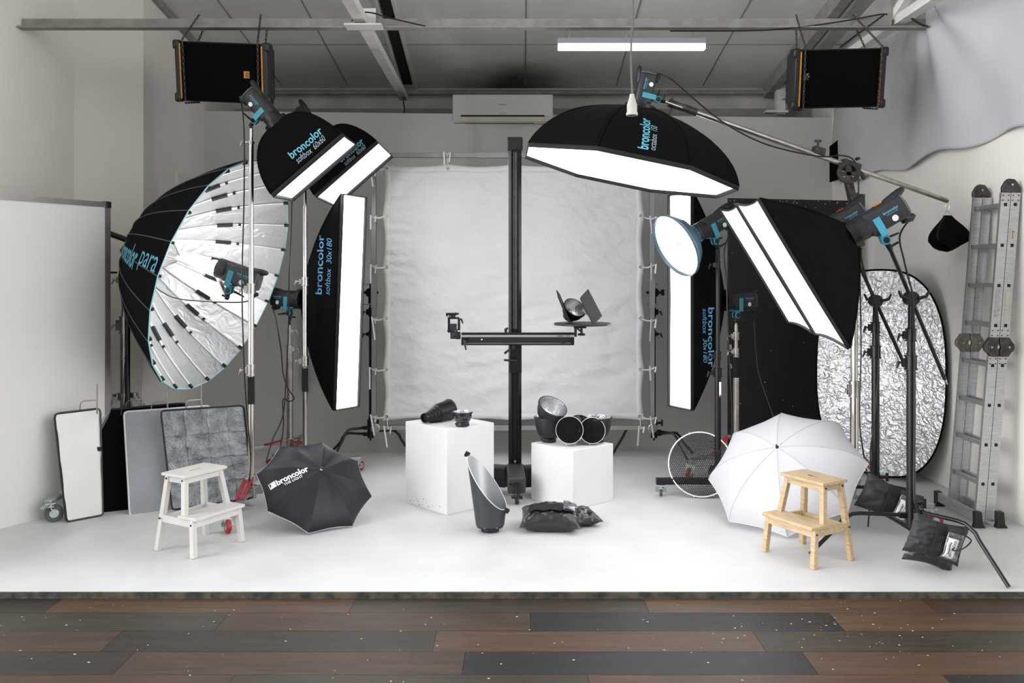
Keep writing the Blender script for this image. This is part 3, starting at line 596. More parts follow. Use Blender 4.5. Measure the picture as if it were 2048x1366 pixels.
# ---- two long softboxes on booms at the right
pA = [V((1.36, 5.0, 2.217)), V((1.903, 5.0, 1.371))]; qA = [V((1.442, 5.75, 2.26)), V((1.942, 5.75, 1.386))]
cA = (pA[0] + pA[1] + qA[0] + qA[1]) / 4; eL = ((pA[1] - pA[0]) + (qA[1] - qA[0])).normalized(); eW = ((qA[0] - pA[0]) + (qA[1] - pA[1])).normalized()
nA = eL.cross(eW).normalized(); nA = nA if nA.x < 0 else -nA
for k, (sh, lab, lh, ls) in enumerate(((V((0, 0, 0)), 'long softbox nearest the camera at right, black side filling the view', 'flash head at right with yellow sticker, on the long boom crossing the silver reflector', 'black stand nearest the camera at right, holding the long slanted boom'),
                             (V((.09, .86, .03)), 'long softbox just behind the nearest one at right, edge beside the beauty dish', 'flash head half hidden behind the big right softbox, before the black board', 'black stand behind the nearest one, before the silver oval reflector'))):
    c = cA + sh; x = -eL
    rim = [(-.5, -.37), (.5, -.37), (.5, .37), (-.5, .37)]
    softbox(lab, c, nA, x, rim, .42, .09, G_RIGHT, blend=.14, lip=.02, concave=.05)
    up = -(eL) * 1.0
    up = V((up.x * 1, up.y, up.z)); rv = -nA
    head(lh, c - nA * .445, nA, V((-.75, .0, .62)))
    jj, ss = W['joint'].copy(), W['sock'].copy(); hm = W['hm']
    hd = bpy.data.objects['flash_head' + ('.%03d' % (6 + k))]
    mb = MB(hm); mb.box((.0, .078, -.20), (.04, .004, .05)); o = build('warning_sticker', mb, YELLOW if k == 0 else RED, hd)
    pv = P(1822, 597, 5.5) if k == 0 else P(1751, 602, 6.3)
    d = (pv - jj).normalized(); far = jj + d * ((pv - jj).length + (.76 if k == 0 else .62))
    tb_ = thing('boom_arm', ('thin black boom arm slanting down across the bright silver reflector, the lower longer one', 'thin black boom arm slanting across the silver reflector, the upper shorter one')[k], 'boom arm', pv)
    build('arm_tube', MB().rod(jj, far - d * .05, .0125, n=14), BLACKM, tb_); build('arm_tip', MB().rod(far - d * .05, far, .011, .006, n=12), STEEL, tb_)
    mb = MB().rod(pv - V((0, .03, 0)), pv + V((0, .03, 0)), .045, n=24).rod(pv + V((0, 0, -.09)), pv, .018, n=14)
    for s in (-1, 1): mb.tube([pv + V((s * .03, -.03, .0)), pv + V((s * .08, -.04, .015)), pv + V((s * .095, -.04, .05))], [.012, .011, .008], 8)
    build('pivot_clamp', mb, BLACKM, tb_, bevel=.003)
    XX, YY = pv.x, pv.y; zz = lambda y: CH - (y - 550) * YY / FPX
    if k == 0: cs = ((655, 670), (705, 725)); lg = [az(.25, -.42), az(-.54, .05), az(.25, .42)]
    else: cs = ((645, 655), (692, 704)); lg = [az(.25, -.45), az(-.5, .03), az(.3, .4)]
    stand(ls, XX, YY, [(zz(cs[0][0]), pv.z - .08, .019, BLACKM), (zz(cs[1][0]), zz(cs[0][0]), .023, BLACKM), (.30, zz(cs[1][0]), .0275, BLACKM)],
          [(zz(cs[0][1]), .030, .08, BLACKM), (zz(cs[1][1]), .035, .09, BLACKM)], (-1, -.1), (),
          base_turtle(lg, .32 if k == 0 else .30, .62 if k == 0 else .5))
    if k == 0: cable('black cable from the right head with the yellow sticker down its stand', [ss, P(1800, 470, 5.4), P(1808, 520, 5.42), P(1818, 560, 5.44), P(1826, 600, 5.43), P(1829, 700, 5.44), P(1829, 860, 5.44), P(1828, 990, 5.42), P(1838, 1020, 5.42), V((2.62, 5.5, .02))])
    else: cable('black cable hanging from the half hidden right head down to the floor', [ss, P(1722, 500, 6.3), P(1734, 560, 6.24), P(1750, 610, 6.23), P(1757, 650, 6.24), P(1757, 740, 6.24), P(1749, 840, 6.24), P(1741, 900, 6.24), P(1742, 960, 6.2), V((2.45, 6.15, .01))])

# ---- sandbags
def pillow(mb, c, ex, ey, ez, lx, ly, th, seed=0, n=26, sag=.0):
    c, ex, ey, ez = V(c), V(ex).normalized(), V(ey).normalized(), V(ez).normalized()
    def fn(sg):
        def g(u, v):
            a, b = 2 * u - 1, 2 * v - 1; e = max(0, (1 - abs(a) ** 3)) * max(0, (1 - abs(b) ** 3)); h = th * e ** .55
            w = .12 * noise.noise(V((a * 2.2 + seed, b * 2.2, sg))) + .045 * noise.noise(V((a * 8, b * 7 + seed, sg * 3)))
            pin = 1 - .10 * (abs(a) ** 2) * 0 + .07 * (abs(a * b)) ** 2 - .05 * (1 - a * a) * abs(b) ** 4 * 2
            return c + ex * a * lx * pin + ey * b * ly * pin + ez * (sg * h * (1 + w * 2.5) - sag * (a * a) + .012 * noise.noise(V((a * 5, b * 5, seed + 9))))
        return g
    mb.grid(fn(1), n, n); mb.grid(fn(-1), n, n); return fn(1)
VINYL = mat('black vinyl', '1b1b1d', .30, var=.15, vscale=10, bump=.25, bscale=9, coat=.3, dist=1)
VINM = mat('black cordura', '222226', .6, var=.15, vscale=10, bump=.4, bscale=22)
CLEARF = mat('glossy clear pocket', '55585c', .15, var=.4, vscale=12, bump=.6, bscale=22, coat=.6)
def hang_bag(label, c, ex, ey, ez, lx, ly, th, low=True, seed=1, wide=1):
    ex, ey, ez = V(ex).normalized(), V(ey).normalized(), V(ez).normalized()
    t = thing('sandbag', label, 'sandbag', V(c) - V((0, 0, ly)))
    mb = MB(); f = pillow(mb, c, ex, ey, ez, lx, ly, th, seed); build('bag', mb, VINM, t)
    if low:
        mb = MB(); pillow(mb, V(c) + ez * (-.08) - V((0, 0, .06)) + ex * .01, ex, ey, ez, lx * .9, ly * .98, th * .8, seed + 3); build('bag', mb, VINYL, t)
    mb = MB(); mb.grid(lambda u, v: f(.38 + .20 * u, .02 + .96 * v) + ez * .006, 4, 14); build('strap', mb, mat('black webbing', '101013', .8, bump=.4, bscale=200), t, solid=.003)
    mb = MB(); mb.grid(lambda u, v: f(.60 + .32 * u, .08 + .7 * v) + ez * .008, 8, 8); build('clear_pocket', mb, CLEARF, t, solid=.002)
    g = lambda u, v: f(.62 + .20 * u, .12 + .52 * v) + ez * .018
    mb = MB(); mb.grid(g, 6, 6); o = build('paper_label', mb, WHITEP, t, solid=.001); o['label'] = 'white paper label'
    fn = lambda tx, ty: g(.5 + ty / (lx * .4), .5 + tx / (ly * 1.04)) + ez * .003
    def fn2(dx):
        return lambda tx, ty: g(.5 - (ty + dx) / (lx * .4), .5 + tx / (ly * 1.04)) + ez * .003
    text('lettering', 'broncolor', ly * .62, lx * .09, fn2(lx * .075), DARKP, o, bold=.03, step=.02)
    text('lettering', 'EPIC STUDIOS', ly * .86, lx * .09, fn2(-lx * .05), DARKP, o, bold=.02, step=.02)
    return t
cs1 = P(1878, 1068, 5.22)
hang_bag('black sandbag with white label hanging on the stand nearest the camera', P(1872, 1078, 5.22), (.95, -.1, -.26), (.3, .0, .95), (-.05, -1, .15), .155, .115, .055, True, 2)
hang_bag('black sandbag with white label on the stand behind, nearer the silver reflector', P(1778, 1002, 6.02), (.92, -.1, -.42), (.40, .0, .9), (-.05, -1, .3), .19, .12, .06, False, 7)
t = thing('sandbag', 'black double sandbag lying on the floor before the right white plinth', 'sandbag', (.26, 6.12, 0))
mb = MB(); f = pillow(mb, (.22, 6.14, .085), (1, -.06, .0), (.06, 1, .18), (0, -.18, 1), .20, .15, .075, 11, 32, .01); build('bag', mb, VINYL, t)
mb = MB(); pillow(mb, (.43, 6.26, .06), (.9, .3, 0), (-.3, .9, .1), (0, -.1, 1), .12, .13, .05, 5, 24, .01); build('bag', mb, VINYL, t)
mb = MB(); mb.grid(lambda u, v: f(.12 + .78 * u, .30 + .36 * v) + V((0, -.005, .012)), 16, 6); build('strap', mb, mat('black webbing', '101013'), t, solid=.004)
mb = MB(); mb.grid(lambda u, v: f(.72 + .22 * u, .35 + .5 * v) + V((0, -.002, .018)), 10, 8); build('clear_pocket', mb, CLEARF, t, solid=.002)
cable('loose loop of black cord behind the sandbag nearest the camera', [P(1872, 1046, 5.3), P(1905, 1055, 5.25), P(1935, 1074, 5.2), P(1942, 1083, 5.15), P(1925, 1098, 5.12), P(1905, 1100, 5.12), P(1918, 1085, 5.2), P(1905, 1068, 5.25)], .004)
# ---- the big parabolic umbrella
cp = V((-2.385, 7.112, 1.774)); npz = V((.935, -.152, -.319)).normalized(); RP = .972; DP = .80
Mp = frame(cp, npz); NR = 24
SILV = mat('silver fabric', 'd9dadb', .34, .75, var=.06, vscale=3, bump=.9, bscale=7, dist=2)
def pr_(v): return .10 + (RP - .10) * v
def para(i, u, v, off=0):        # i = panel, u across, v from hub (0) to rim (1)
    r0 = pr_(v); z = -DP * (1 - (r0 / RP) ** 2.1)
    a0, a1 = 2 * PI * i / NR, 2 * PI * (i + 1) / NR
    p0 = V((math.cos(a0) * r0, math.sin(a0) * r0, z)); p1 = V((math.cos(a1) * r0, math.sin(a1) * r0, z)); p = p0.lerp(p1, u)
    e = V((p.x, p.y, 0)).normalized(); p = p + e * off - V((0, 0, off * .6)) * (1 - v)
    return Mp @ p
t = thing('parabolic_umbrella', 'giant parabolic umbrella at left, black outside with teal lettering, silver inside', 'umbrella', Mp @ V((0, 0, -DP)))
mb = MB()
for i in range(NR): mb.grid(lambda u, v: para(i, u, v, 0), 3, 22)
inn = build('silver_lining', mb, SILV, t, ang=6)
mb = MB()
for i in range(NR): mb.grid(lambda u, v: para(i, u, v, .012), 2, 22)
build('outer_cover', mb, BLACKF, t, ang=6)
mb = MB()
for i in range(NR): mb.grid(lambda u, v: para(i, u, 1, -.002 + .014 * v) + npz * .003, 2, 1)
build('edge_binding', mb, mat('pale teal binding', '9fd0d4', .6), t, solid=.003)
mb = MB()
for i in range(NR): mb.tube([para(i, 0, j / 20, .014) for j in range(21)], .0045, 5)
build('outer_seam', mb, mat('grey seam', '4a4a4c', .7), t)
RODM = mat('white glass rod', 'f0efe6', .4)
for i in range(NR): 
    rb = build('rib', MB().tube([para(i, 0, .03 + .97 * j / 20, -.016) for j in range(21)], .0045, 6), RODM, t)
    a, b = para(i, 0, .60, -.020), para(i, 0, .70, -.020)
    CLIP = mat('black clip', '1c1d20', .8, bump=.4, bscale=120)
    build('rib_clip', MB().bar(a, b, .026, .022, up=npz), CLIP, rb); build('rib_button', MB().bar(para(i, 0, .735, -.02), para(i, 0, .75, -.02), .018, .018, up=npz), CLIP, rb)
    build('rim_clip', MB().bar(para(i, 0, .985, -.012), para(i, 0, 1.0, -.008) + npz * .012, .02, .02, up=npz), CLIP, rb)
mb = MB(Mp); mb.lathe([(0, -DP - .03), (.10, -DP - .03), (.12, -DP), (.115, -DP + .03), (.05, -DP + .05), (0, -DP + .05)], 32); build('hub', mb, STEEL, t)
build('focusing_rod', MB(Mp).rod((0, -.0, -DP - .42), (0, 0, -DP), .024), BLACKM, t)
build('focusing_tube', MB(Mp).rod((0, 0, -DP), (0, 0, .10), .024, n=20), mat('white tube', 'dedfdf', .35, .3), t)
mb = MB(Mp); mb.torus((0, 0, .10), .03, .010); mb.lathe([(0, .20), (.03, .20), (.036, .18), (.036, .11), (0, .11)], 20); mb.torus((0, 0, .21), .022, .004); mb.torus((0, 0, .225), .022, .004); build('end_knob', mb, mat('clear white knob', 'd5d8da', .25, .4), t)
mb = MB(Mp)
for a in range(NR): mb.rod((.03 * math.cos(a * 2 * PI / NR), .03 * math.sin(a * 2 * PI / NR), -DP + .35), (.0 + .22 * math.cos(a * 2 * PI / NR), .22 * math.sin(a * 2 * PI / NR), -DP + .12), .0025, n=5)
build('spreader_wires', mb, STEEL, t)
# lettering on the outer cover, on the flank that faces the camera
camL = Mp.inverted() @ V((0, 0, CH)); ang0 = math.atan2(camL.y, camL.x)
def ptext(phi0, v0):
    def fn(tx, ty):
        v = v0 + tx / 1.33; a = phi0 - ty / pr_(v0); k = (a / (2 * PI) * NR) % NR; i = int(k); return para(i, k - i, v, .020)
    return fn
ph = ang0 + .13
text('lettering', 'broncolor', .43, .155, ptext(ph, .61), TEALP, t, bold=.02, step=.02)
text('lettering', 'para', .225, .155, ptext(ph, .89), TEALP, t, step=.02)
hl = Mp @ V((0.0, .10, -.42))
upv = V((.32, -.05, .94))
head('flash head inside the parabolic umbrella with its bare bulb glowing', P(437, 535, 7.03), -npz, Mp.to_3x3() @ V((0, 1, 0)), glow=emis('bare bulb', 'ffffff', L_PARA), scale=1.08)
j6, s6 = W['joint'].copy(), W['sock'].copy()
hd6 = bpy.data.objects['flash_head.008']; build('mounting_arm', MB().bar(j6, Mp @ V((0, .0, -.10)), .03, .02).bar(Mp @ V((0, 0, -.13)), Mp @ V((0, 0, -.07)), .06, .06), STEEL, hd6)
cable('black cable sagging inside the parabolic umbrella from its flash head', [s6, s6 + V((-.12, 0, -.06)), P(400, 602, 6.95), P(350, 596, 7.0), P(318, 580, 7.05), P(305, 566, 7.1)], .005)
XP, YP = -3.185, 7.05; zp = lambda y: CH - (y - 550) * YP / FPX
stand('chrome stand with grey wheel carrying the giant parabolic umbrella', XP, YP, [(zp(640), 2.0, .022, STEEL), (.12, zp(640), .030, STEEL)], [(zp(560), .034, .08, STEEL), (zp(650), .038, .14, STEEL)], (-1, -.3), (),
      base_splay([V((-3.38, 6.30, 0)), V((-2.45, 6.95, 0)), V((-3.3, 7.75, 0))], zp(790)))
mb = MB().bar((XP, YP, 1.95), Mp @ V((0, 0, -DP - .02)), .06, .08).rod((XP - .03, YP - .06, 1.8), (XP - .09, YP - .06, 1.8), .008).box((XP - .1, YP - .06, 1.8), (.02, .02, .05)); build('swivel_mount', mb, BLACKM, bpy.data.objects['light_stand.008'], bevel=.004)
mb = MB().rod((XP + .055, YP - .06, .45), (XP + .055, YP - .06, 1.45), .019, n=16).rod((XP + .055, YP - .06, 1.1), (XP, YP, 1.12), .012); build('crank_column', mb, BLACKM, bpy.data.objects['light_stand.008'])
cable('black cable hanging beside the stand of the parabolic umbrella', [P(257, 560, 6.66), P(256, 640, 6.66), P(250, 720, 6.66), P(246, 790, 6.62), P(242, 830, 6.6)], .0045)

# ---- white cloth in a metal frame, on two black stands
YF = 8.5; pf_ = lambda x, y, d=YF: P(x, y, d)
t = thing('butterfly_frame', 'large square aluminium frame that holds the white backdrop cloth', 'frame', pf_(1027, 855))
x0, x1 = pf_(748, 0).x, pf_(1304, 0).x; zt_, zb_ = pf_(0, 311).z, pf_(0, 855).z; g = .044
GALU = mat('grey frame tube', '9b9b9b', .5, .5, var=.05)
for a, b in (((x0, YF, zb_), (x0, YF, zt_)), ((x1, YF, zb_), (x1, YF, zt_)), ((x0, YF, zt_), (x1, YF, zt_)), ((x0, YF, zb_), (x1, YF, zb_))): build('frame_tube', MB().bar(a, b, g, g), GALU, t, bevel=.003)
for a, b in ((pf_(968, 316).x, pf_(1000, 316).x), (pf_(988, 0).x, pf_(1062, 0).x)): pass
for z in (zt_, zb_): build('joint_sleeve', MB().box(((x0 + x1) / 2 - .13, YF, z), (.42, .052, .052)), GALU, t, bevel=.002)
for z in (CH - 35 * YF / FPX,): 
    for x in (x0, x1): build('joint_sleeve', MB().box((x, YF, z), (.054, .054, .30)), GALU, t, bevel=.002)
for x, s in ((x0 + .02, 1), (x1, -1)):
    T = Matrix.Translation((x, YF - .03, zb_)) @ Matrix.Rotation(PI / 2, 4, 'X'); mb = MB(); mb.lathe([(0, -.02), (.045, -.02), (.045, .012), (.036, .016), (.034, .010), (.022, .010), (.02, .02), (.01, .02), (.008, .012), (0, .012)], 28, T); build('corner_disc', mb, STEEL, t)
def cloth(u, v, e=0):
    a, b = 2 * u - 1, 2 * v - 1; x = pf_(1027, 0).x + a * 1.262; z = pf_(0, 585).z + b * 1.235
    sc_ = .030 * abs(math.sin(v * PI * 5)) * (abs(a) ** 10); x -= math.copysign(sc_, a) * .9
    z -= math.copysign(.022 * abs(math.sin(u * PI * 4)) * abs(b) ** 10, b)
    y = YF - .055 + .018 * noise.noise(V((x * 1.4, z * 4.5, 1))) + .010 * noise.noise(V((x * 3.5 + z * 2, z * 9 - x * 2, 5))) * (1 + .6 * (b < 0))
    y -= .012 * abs(noise.noise(V((x * 7 + z * 5, z * 16 + x * 4, 3)))) + .007 * math.sin(z * 60 + 3 * noise.noise(V((x * 2, z * 2, 0)))) * math.exp(-((u - .04) / .07) ** 2) * (v > .55)
    return V((x, y, z))
mb = MB().grid(cloth, 150, 150)
MUS = mat('white muslin', 'e0e0e2', .85, var=.02, vscale=3, bump=.8, bscale=7, dist=2.2, trans=.12)
mu = build('backdrop_cloth', mb, MUS); tag(mu, 'large white wrinkled backdrop cloth laced inside the aluminium frame', 'backdrop')
for e, f in (('l', lambda q, w: cloth(w * .026, q)), ('r', lambda q, w: cloth(1 - w * .026, q)), ('t', lambda q, w: cloth(q, 1 - w * .026)), ('b', lambda q, w: cloth(q, w * .026))):
    build('hem', MB().grid(lambda u, v: f(u, v) + V((0, -.004, 0)), 100, 2), MUS, mu, solid=.002)
ties = [(0, k / 5, (-1, 0)) for k in range(6)] + [(1, k / 5, (1, 0)) for k in range(6)] + [(k / 4, 1, (0, 1)) for k in range(5)] + [(0, 0, (0, -1)), (1, 0, (0, -1))]
TIE = mat('white cotton tie', 'e2e2df', .9, bump=.2, bscale=80)
for i, (u, v, d) in enumerate(ties):
    p = cloth(min(.985, max(.015, u)), min(.985, max(.015, v))) + V((0, -.008, 0)); 
    mb = MB(); mb.torus(None, .011, .004, Matrix.Translation(p) @ Matrix.Rotation(PI / 2, 4, 'X'), 16, 6); build('grommet', mb, STEEL, mu)
    if d[0]: e = V((x0 if d[0] < 0 else x1, YF - .03, p.z - .01 + .02 * math.sin(i * 3)))
    elif d[1] > 0: e = V((p.x - .01, YF - .03, zt_))
    else: e = V((p.x + .01, YF - .04, zb_ + .0))
    r = random.Random(i); tl = e + V((r.uniform(-.04, .02), -.02, -r.uniform(.10, .2))); kn = e + V((0, -.02, 0))
    mb = MB().tube([p, p.lerp(e, .5) + V((0, -.01, -.01)), kn], .004, 6, flat=2)
    mb.tube([kn, kn + V((-.03 * r.random() - .01, -.01, .03)), tl], .0045, 6, flat=2).tube([kn, kn + V((.03, -.01, .02)), kn + V((.02, -.015, -.05 * r.random() - .03))], .0045, 6, flat=2)
    build('tie', mb, TIE, mu)
for sx, xx, lab, lg in ((-1, P(741, 0, 8.6).x, 'black stand with bent legs at the lower left of the backdrop cloth', [az(-.35, -.3), az(.5, -.03), az(-.4, .06)]), (1, P(1308, 0, 8.6).x, 'black stand with bent legs at the lower right of the backdrop cloth', [az(-.5, -.03), az(.32, -.36), az(.4, .12)])):
    yy = 8.6; zf = lambda y: CH - (y - 550) * yy / FPX
    s_ = stand(lab, xx, yy, [(.25, zf(660), .016, BLACKM), (zf(660), zf(560), .012, BLACKM)], [(zf(624), .02, .09, BLACKM), (zf(668), .022, .05, BLACKM)], (-sx * -1, -.4), (), base_turtle(lg, .30, .42), name='c_stand')
    mb = MB().rod((xx, yy - .05, zf(585)), (xx, yy + .05, zf(585)), .045, n=20).rod((xx - .08, yy - .03, zf(585)), (xx + .08, yy - .03, zf(585)), .014).box((xx + .08 * sx, yy - .03, zf(585)), (.03, .03, .06)).box((xx, yy - .0, zf(600)), (.04, .03, .10))
    build('grip_head', mb, BLACKM, s_, bevel=.003)
    for y in (568, 608): build('clamp_screw', MB().rod((xx - .06, yy - .08, zf(y)), (xx + .03, yy - .08, zf(y)), .006).box((xx - .065 , yy - .08, zf(y)), (.018, .012, .05)), STEEL, s_)

# ---- black camera column with its cross arm
YC = 7.1; XC = P(1030, 0, YC).x; zc_ = lambda y: CH - (y - 550) * YC / FPX
t = thing('camera_column', 'tall black studio camera column on a wheeled base between the white plinths', 'camera stand', (XC, YC, 0))
top = zc_(288); cw = .105
mb = MB().prism([(-cw / 2, 0), (-cw / 2 + .02, -.012), (-.022, -.012), (-.016, .006), (.016, .006), (.022, -.012), (cw / 2 - .02, -.012), (cw / 2, 0), (cw / 2, .10), (-cw / 2, .10)], .20, top, Matrix.Translation((XC, YC, 0))); build('column', mb, BLACKM, t, ang=20)
mb = MB()
for k in range(150):
    z = 1.34 + k * (top - 1.40) / 150; mb.box((XC + .002, YC + .003, z), (.006, .004, .0045))
for k in (-1, 1): mb.box((XC + k * .011, YC + .002, (1.34 + top - .05) / 2), (.0025, .004, top - 1.40))
build('toothed_rack', mb, STEEL, t)
build('top_cap', MB().box((XC, YC + .045, top + .0), (.125, .14, .11)), BLACKP, t, bevel=.01)
mb = MB().bar((XC, YC - .0, .19), (XC + .015, YC - .36, .155), .14, .13).box((XC, YC - .02, .21), (.125, .07, .05)); build('base_leg', mb, mat('grey cast base', '2f2f30', .55, var=.2, bump=.2), t, bevel=.015)
for s in (-1, 1):
    mb = MB().bar((XC + s * .05, YC, .145), (XC + s * .50, YC + .28, .12), .11, .17); build('base_leg', mb, mat('grey cast base', '2f2f30'), t, bevel=.02); caster(t, (XC + s * .46, YC + .26, .09), BLACKP, BLACKM, .035)
caster(t, (XC + .015, YC - .33, .10), BLACKP, DKSTEEL, .042, 1.4)
mb = MB().tube([(XC - .045, YC - .29, .20), (XC - .03, YC - .37, .165), (XC + .02, YC - .38, .155)], .010, 8).rod((XC + .02, YC - .38, .10), (XC + .02, YC - .38, .18), .014); build('brake_lever', mb, BLACKM, t)
build('bolt', MB().rod((XC, YC + .0, .27), (XC, YC - .016, .27), .012), STEEL, t)
mb = MB().box((XC + .004, YC - .035, 1.14), (.10, .05, .30)).box((XC, YC - .045, 1.27), (.16, .10, .09)); build('carriage', mb, BLACKM, t, bevel=.006)
mb = MB().tube([P(1028, 694, 6.96), P(1018, 700, 6.93), P(1009, 707, 6.92)], [.012, .009, .011], 8).rod(P(1027, 695, 7.0), P(1027, 695, 6.92), .016); mb.tube([P(1032, 722, 7.02), P(1032, 722, 6.96), P(1008, 720, 6.95)], [.014, .011, .008], 8); build('carriage_handle', mb, BLACKP, t)
YA = 6.95; za = lambda y: CH - (y - 550) * YA / FPX; xa = lambda x: (x - 1039) * YA / FPX
ax0, ax1 = xa(923), xa(1148)
ar = thing('cross_arm', 'black horizontal camera arm with a silver stripe on the column', 'camera arm', ((ax0 + ax1) / 2, YA, za(690)))
xm = (ax0 + ax1) / 2; L = ax1 - ax0
mb = MB().box((xm, YA, (za(665) + za(690)) / 2), (L, .06, za(665) - za(690))); build('arm_beam', mb, BLACKM, ar, bevel=.003)
build('silver_stripe', MB().box((xm, YA - .032, za(671.5)), (L, .006, .018)), mat('satin silver', 'c3c3c3', .3, .9), ar)
build('recessed_panel', MB().box((xm + .01, YA - .031, za(679)), (L * .88, .004, .03)), mat('panel black', '1d1f24', .3), ar)
mb = MB()
for k in range(95): mb.box((ax0 + .04 + k * (L - .06) / 95, YA - .0315, za(686)), (.0035, .004, .012))
build('toothed_rack', mb, STEEL, ar)
text('lettering', 'CAMBO  USTS', .115, .011, lambda a, b: V((xa(1126) + a, YA - .0358, za(671.5) + b)), DARKP, ar, bold=.02, shear=.2, step=0)
mb = MB().tube([P(929, 681, 6.9), P(930, 690, 6.88), P(932, 700, 6.88)], [.012, .008, .006], 8).tube([P(1012, 664, 6.93), P(1011, 659, 6.92), P(1016, 656, 6.92)], [.012, .011, .008], 8).tube([P(1125, 687, 6.9), P(1143, 679, 6.9)], .004, 6); build('locking_lever', mb, BLACKP, ar)
build('round_dot', MB().rod(P(963.5, 679, 6.92), P(963.5, 679, 6.912), .006), WHITEP, ar)
hdm = thing('tripod_head', 'black geared camera head on the left end of the cross arm', 'tripod head', P(910, 678, 6.95))
Q = lambda x, y, d=6.95: P(x, y, d)
mb = MB().rod(Q(921, 671), Q(912, 671), .030, n=20).box(Q(908, 668), (.055, .06, .075)).rod(Q(908, 672, 6.9), Q(908, 672, 6.99), .024, n=20).box(Q(907, 655), (.05, .055, .06)); build('elbow', mb, CHAR, hdm, bevel=.004)
mb = MB().box(Q(898, 650), (.018, .05, .10)).box(Q(918, 649), (.018, .05, .09)).box(Q(907, 636), (.09, .055, .014)).rod(Q(898, 662, 6.91), Q(898, 662, 6.99), .014); build('yoke', mb, BLACKM, hdm, bevel=.003)
mb = MB().rod(Q(904, 637), Q(904, 629), .028, n=20).box(Q(905, 627.5), (.10, .075, .014)).rod(Q(896, 629), Q(892, 629), .014).rod(Q(911, 628, 6.9), Q(911, 628, 6.87), .012); build('quick_release_plate', mb, BLACKM, hdm, bevel=.003)
mb = MB().tube([Q(918, 638, 6.9), Q(923, 639, 6.9), Q(926, 647, 6.9)], [.008, .008, .005], 8).tube([Q(908, 672, 6.89), Q(911, 664, 6.88), Q(911, 656, 6.88)], [.008, .008, .006], 8); build('lever', mb, BLACKP, hdm)
tr = thing('round_tray', 'round black tray table mounted at the right end of the cross arm', 'tray', P(1165, 648, 6.9))
cT = P(1165, 648, 6.9); mb = MB(); mb.lathe([(0, -.008), (.222, -.008), (.226, -.004), (.226, .006), (.222, .009), (0, .009)], 64, Matrix.Translation(cT)); build('tray_plate', mb, BLACKP, tr)
mb = MB().box(Q(1151, 662, 6.93), (.018, .05, .09)).box(Q(1160, 655, 6.92), (.10, .04, .012)).rod(Q(1163, 669, 6.92), Q(1163, 651, 6.92), .010).box(Q(1156, 658, 6.92), (.05, .03, .014), Matrix.Rotation(.7, 4, 'Y')); mb.lathe([(0, -.01), (.028, -.008), (.032, 0), (.028, .008), (0, .012)], 20, Matrix.Translation(Q(1163, 669, 6.92))); build('clamp_bracket', mb, BLACKP, tr, bevel=.002)

# ---- reflectors, generic bowl
BSIL = mat('bowl silver', 'd4d5d6', .22, .9, var=.05, bump=.5, bscale=60)
def bowl(label, c, n, r, h, rb, m=None, col=None, sil=None, rimw=.006, up=None, collar_=.02, name='reflector_bowl', grp=None):
    """c = centre of the mouth, n = out of the mouth"""
    M = frame(c, n, up); t = thing(name, label, 'reflector', M @ V((0, 0, -h)), group=grp); m = m or CHAR
    pr = [(rb + (r - rb) * math.sin(k / 10 * PI / 2) ** .9, -h + (h - .012) * (1 - math.cos(k / 10 * PI / 2)) ** .9) for k in range(11)]
    mb = MB(M); mb.lathe(pr + [(r + rimw, -.012), (r + rimw, 0), (r - .002, .001)], 48); build('shell', mb, m, t, ang=30)
    mb = MB(M); mb.lathe([(0, -h + .004)] + [(a - .004, b + .003) for a, b in pr] + [(r - .002, .001)], 48); build('inner_surface', mb, sil or BSIL, t, ang=40)
    mb = MB(M); mb.lathe([(rb * .8, -h - collar_), (rb * 1.12, -h - collar_), (rb * 1.15, -h - collar_ * .4), (rb * 1.0, -h), (rb * .8, -h)], 32)
    for k in range(3): mb.box((math.cos(k * 2.1) * rb * 1.1, math.sin(k * 2.1) * rb * 1.1, -h - collar_ * .5), (.014, .014, .012))
    build('bayonet_ring', mb, BLACKP, t); return t, M
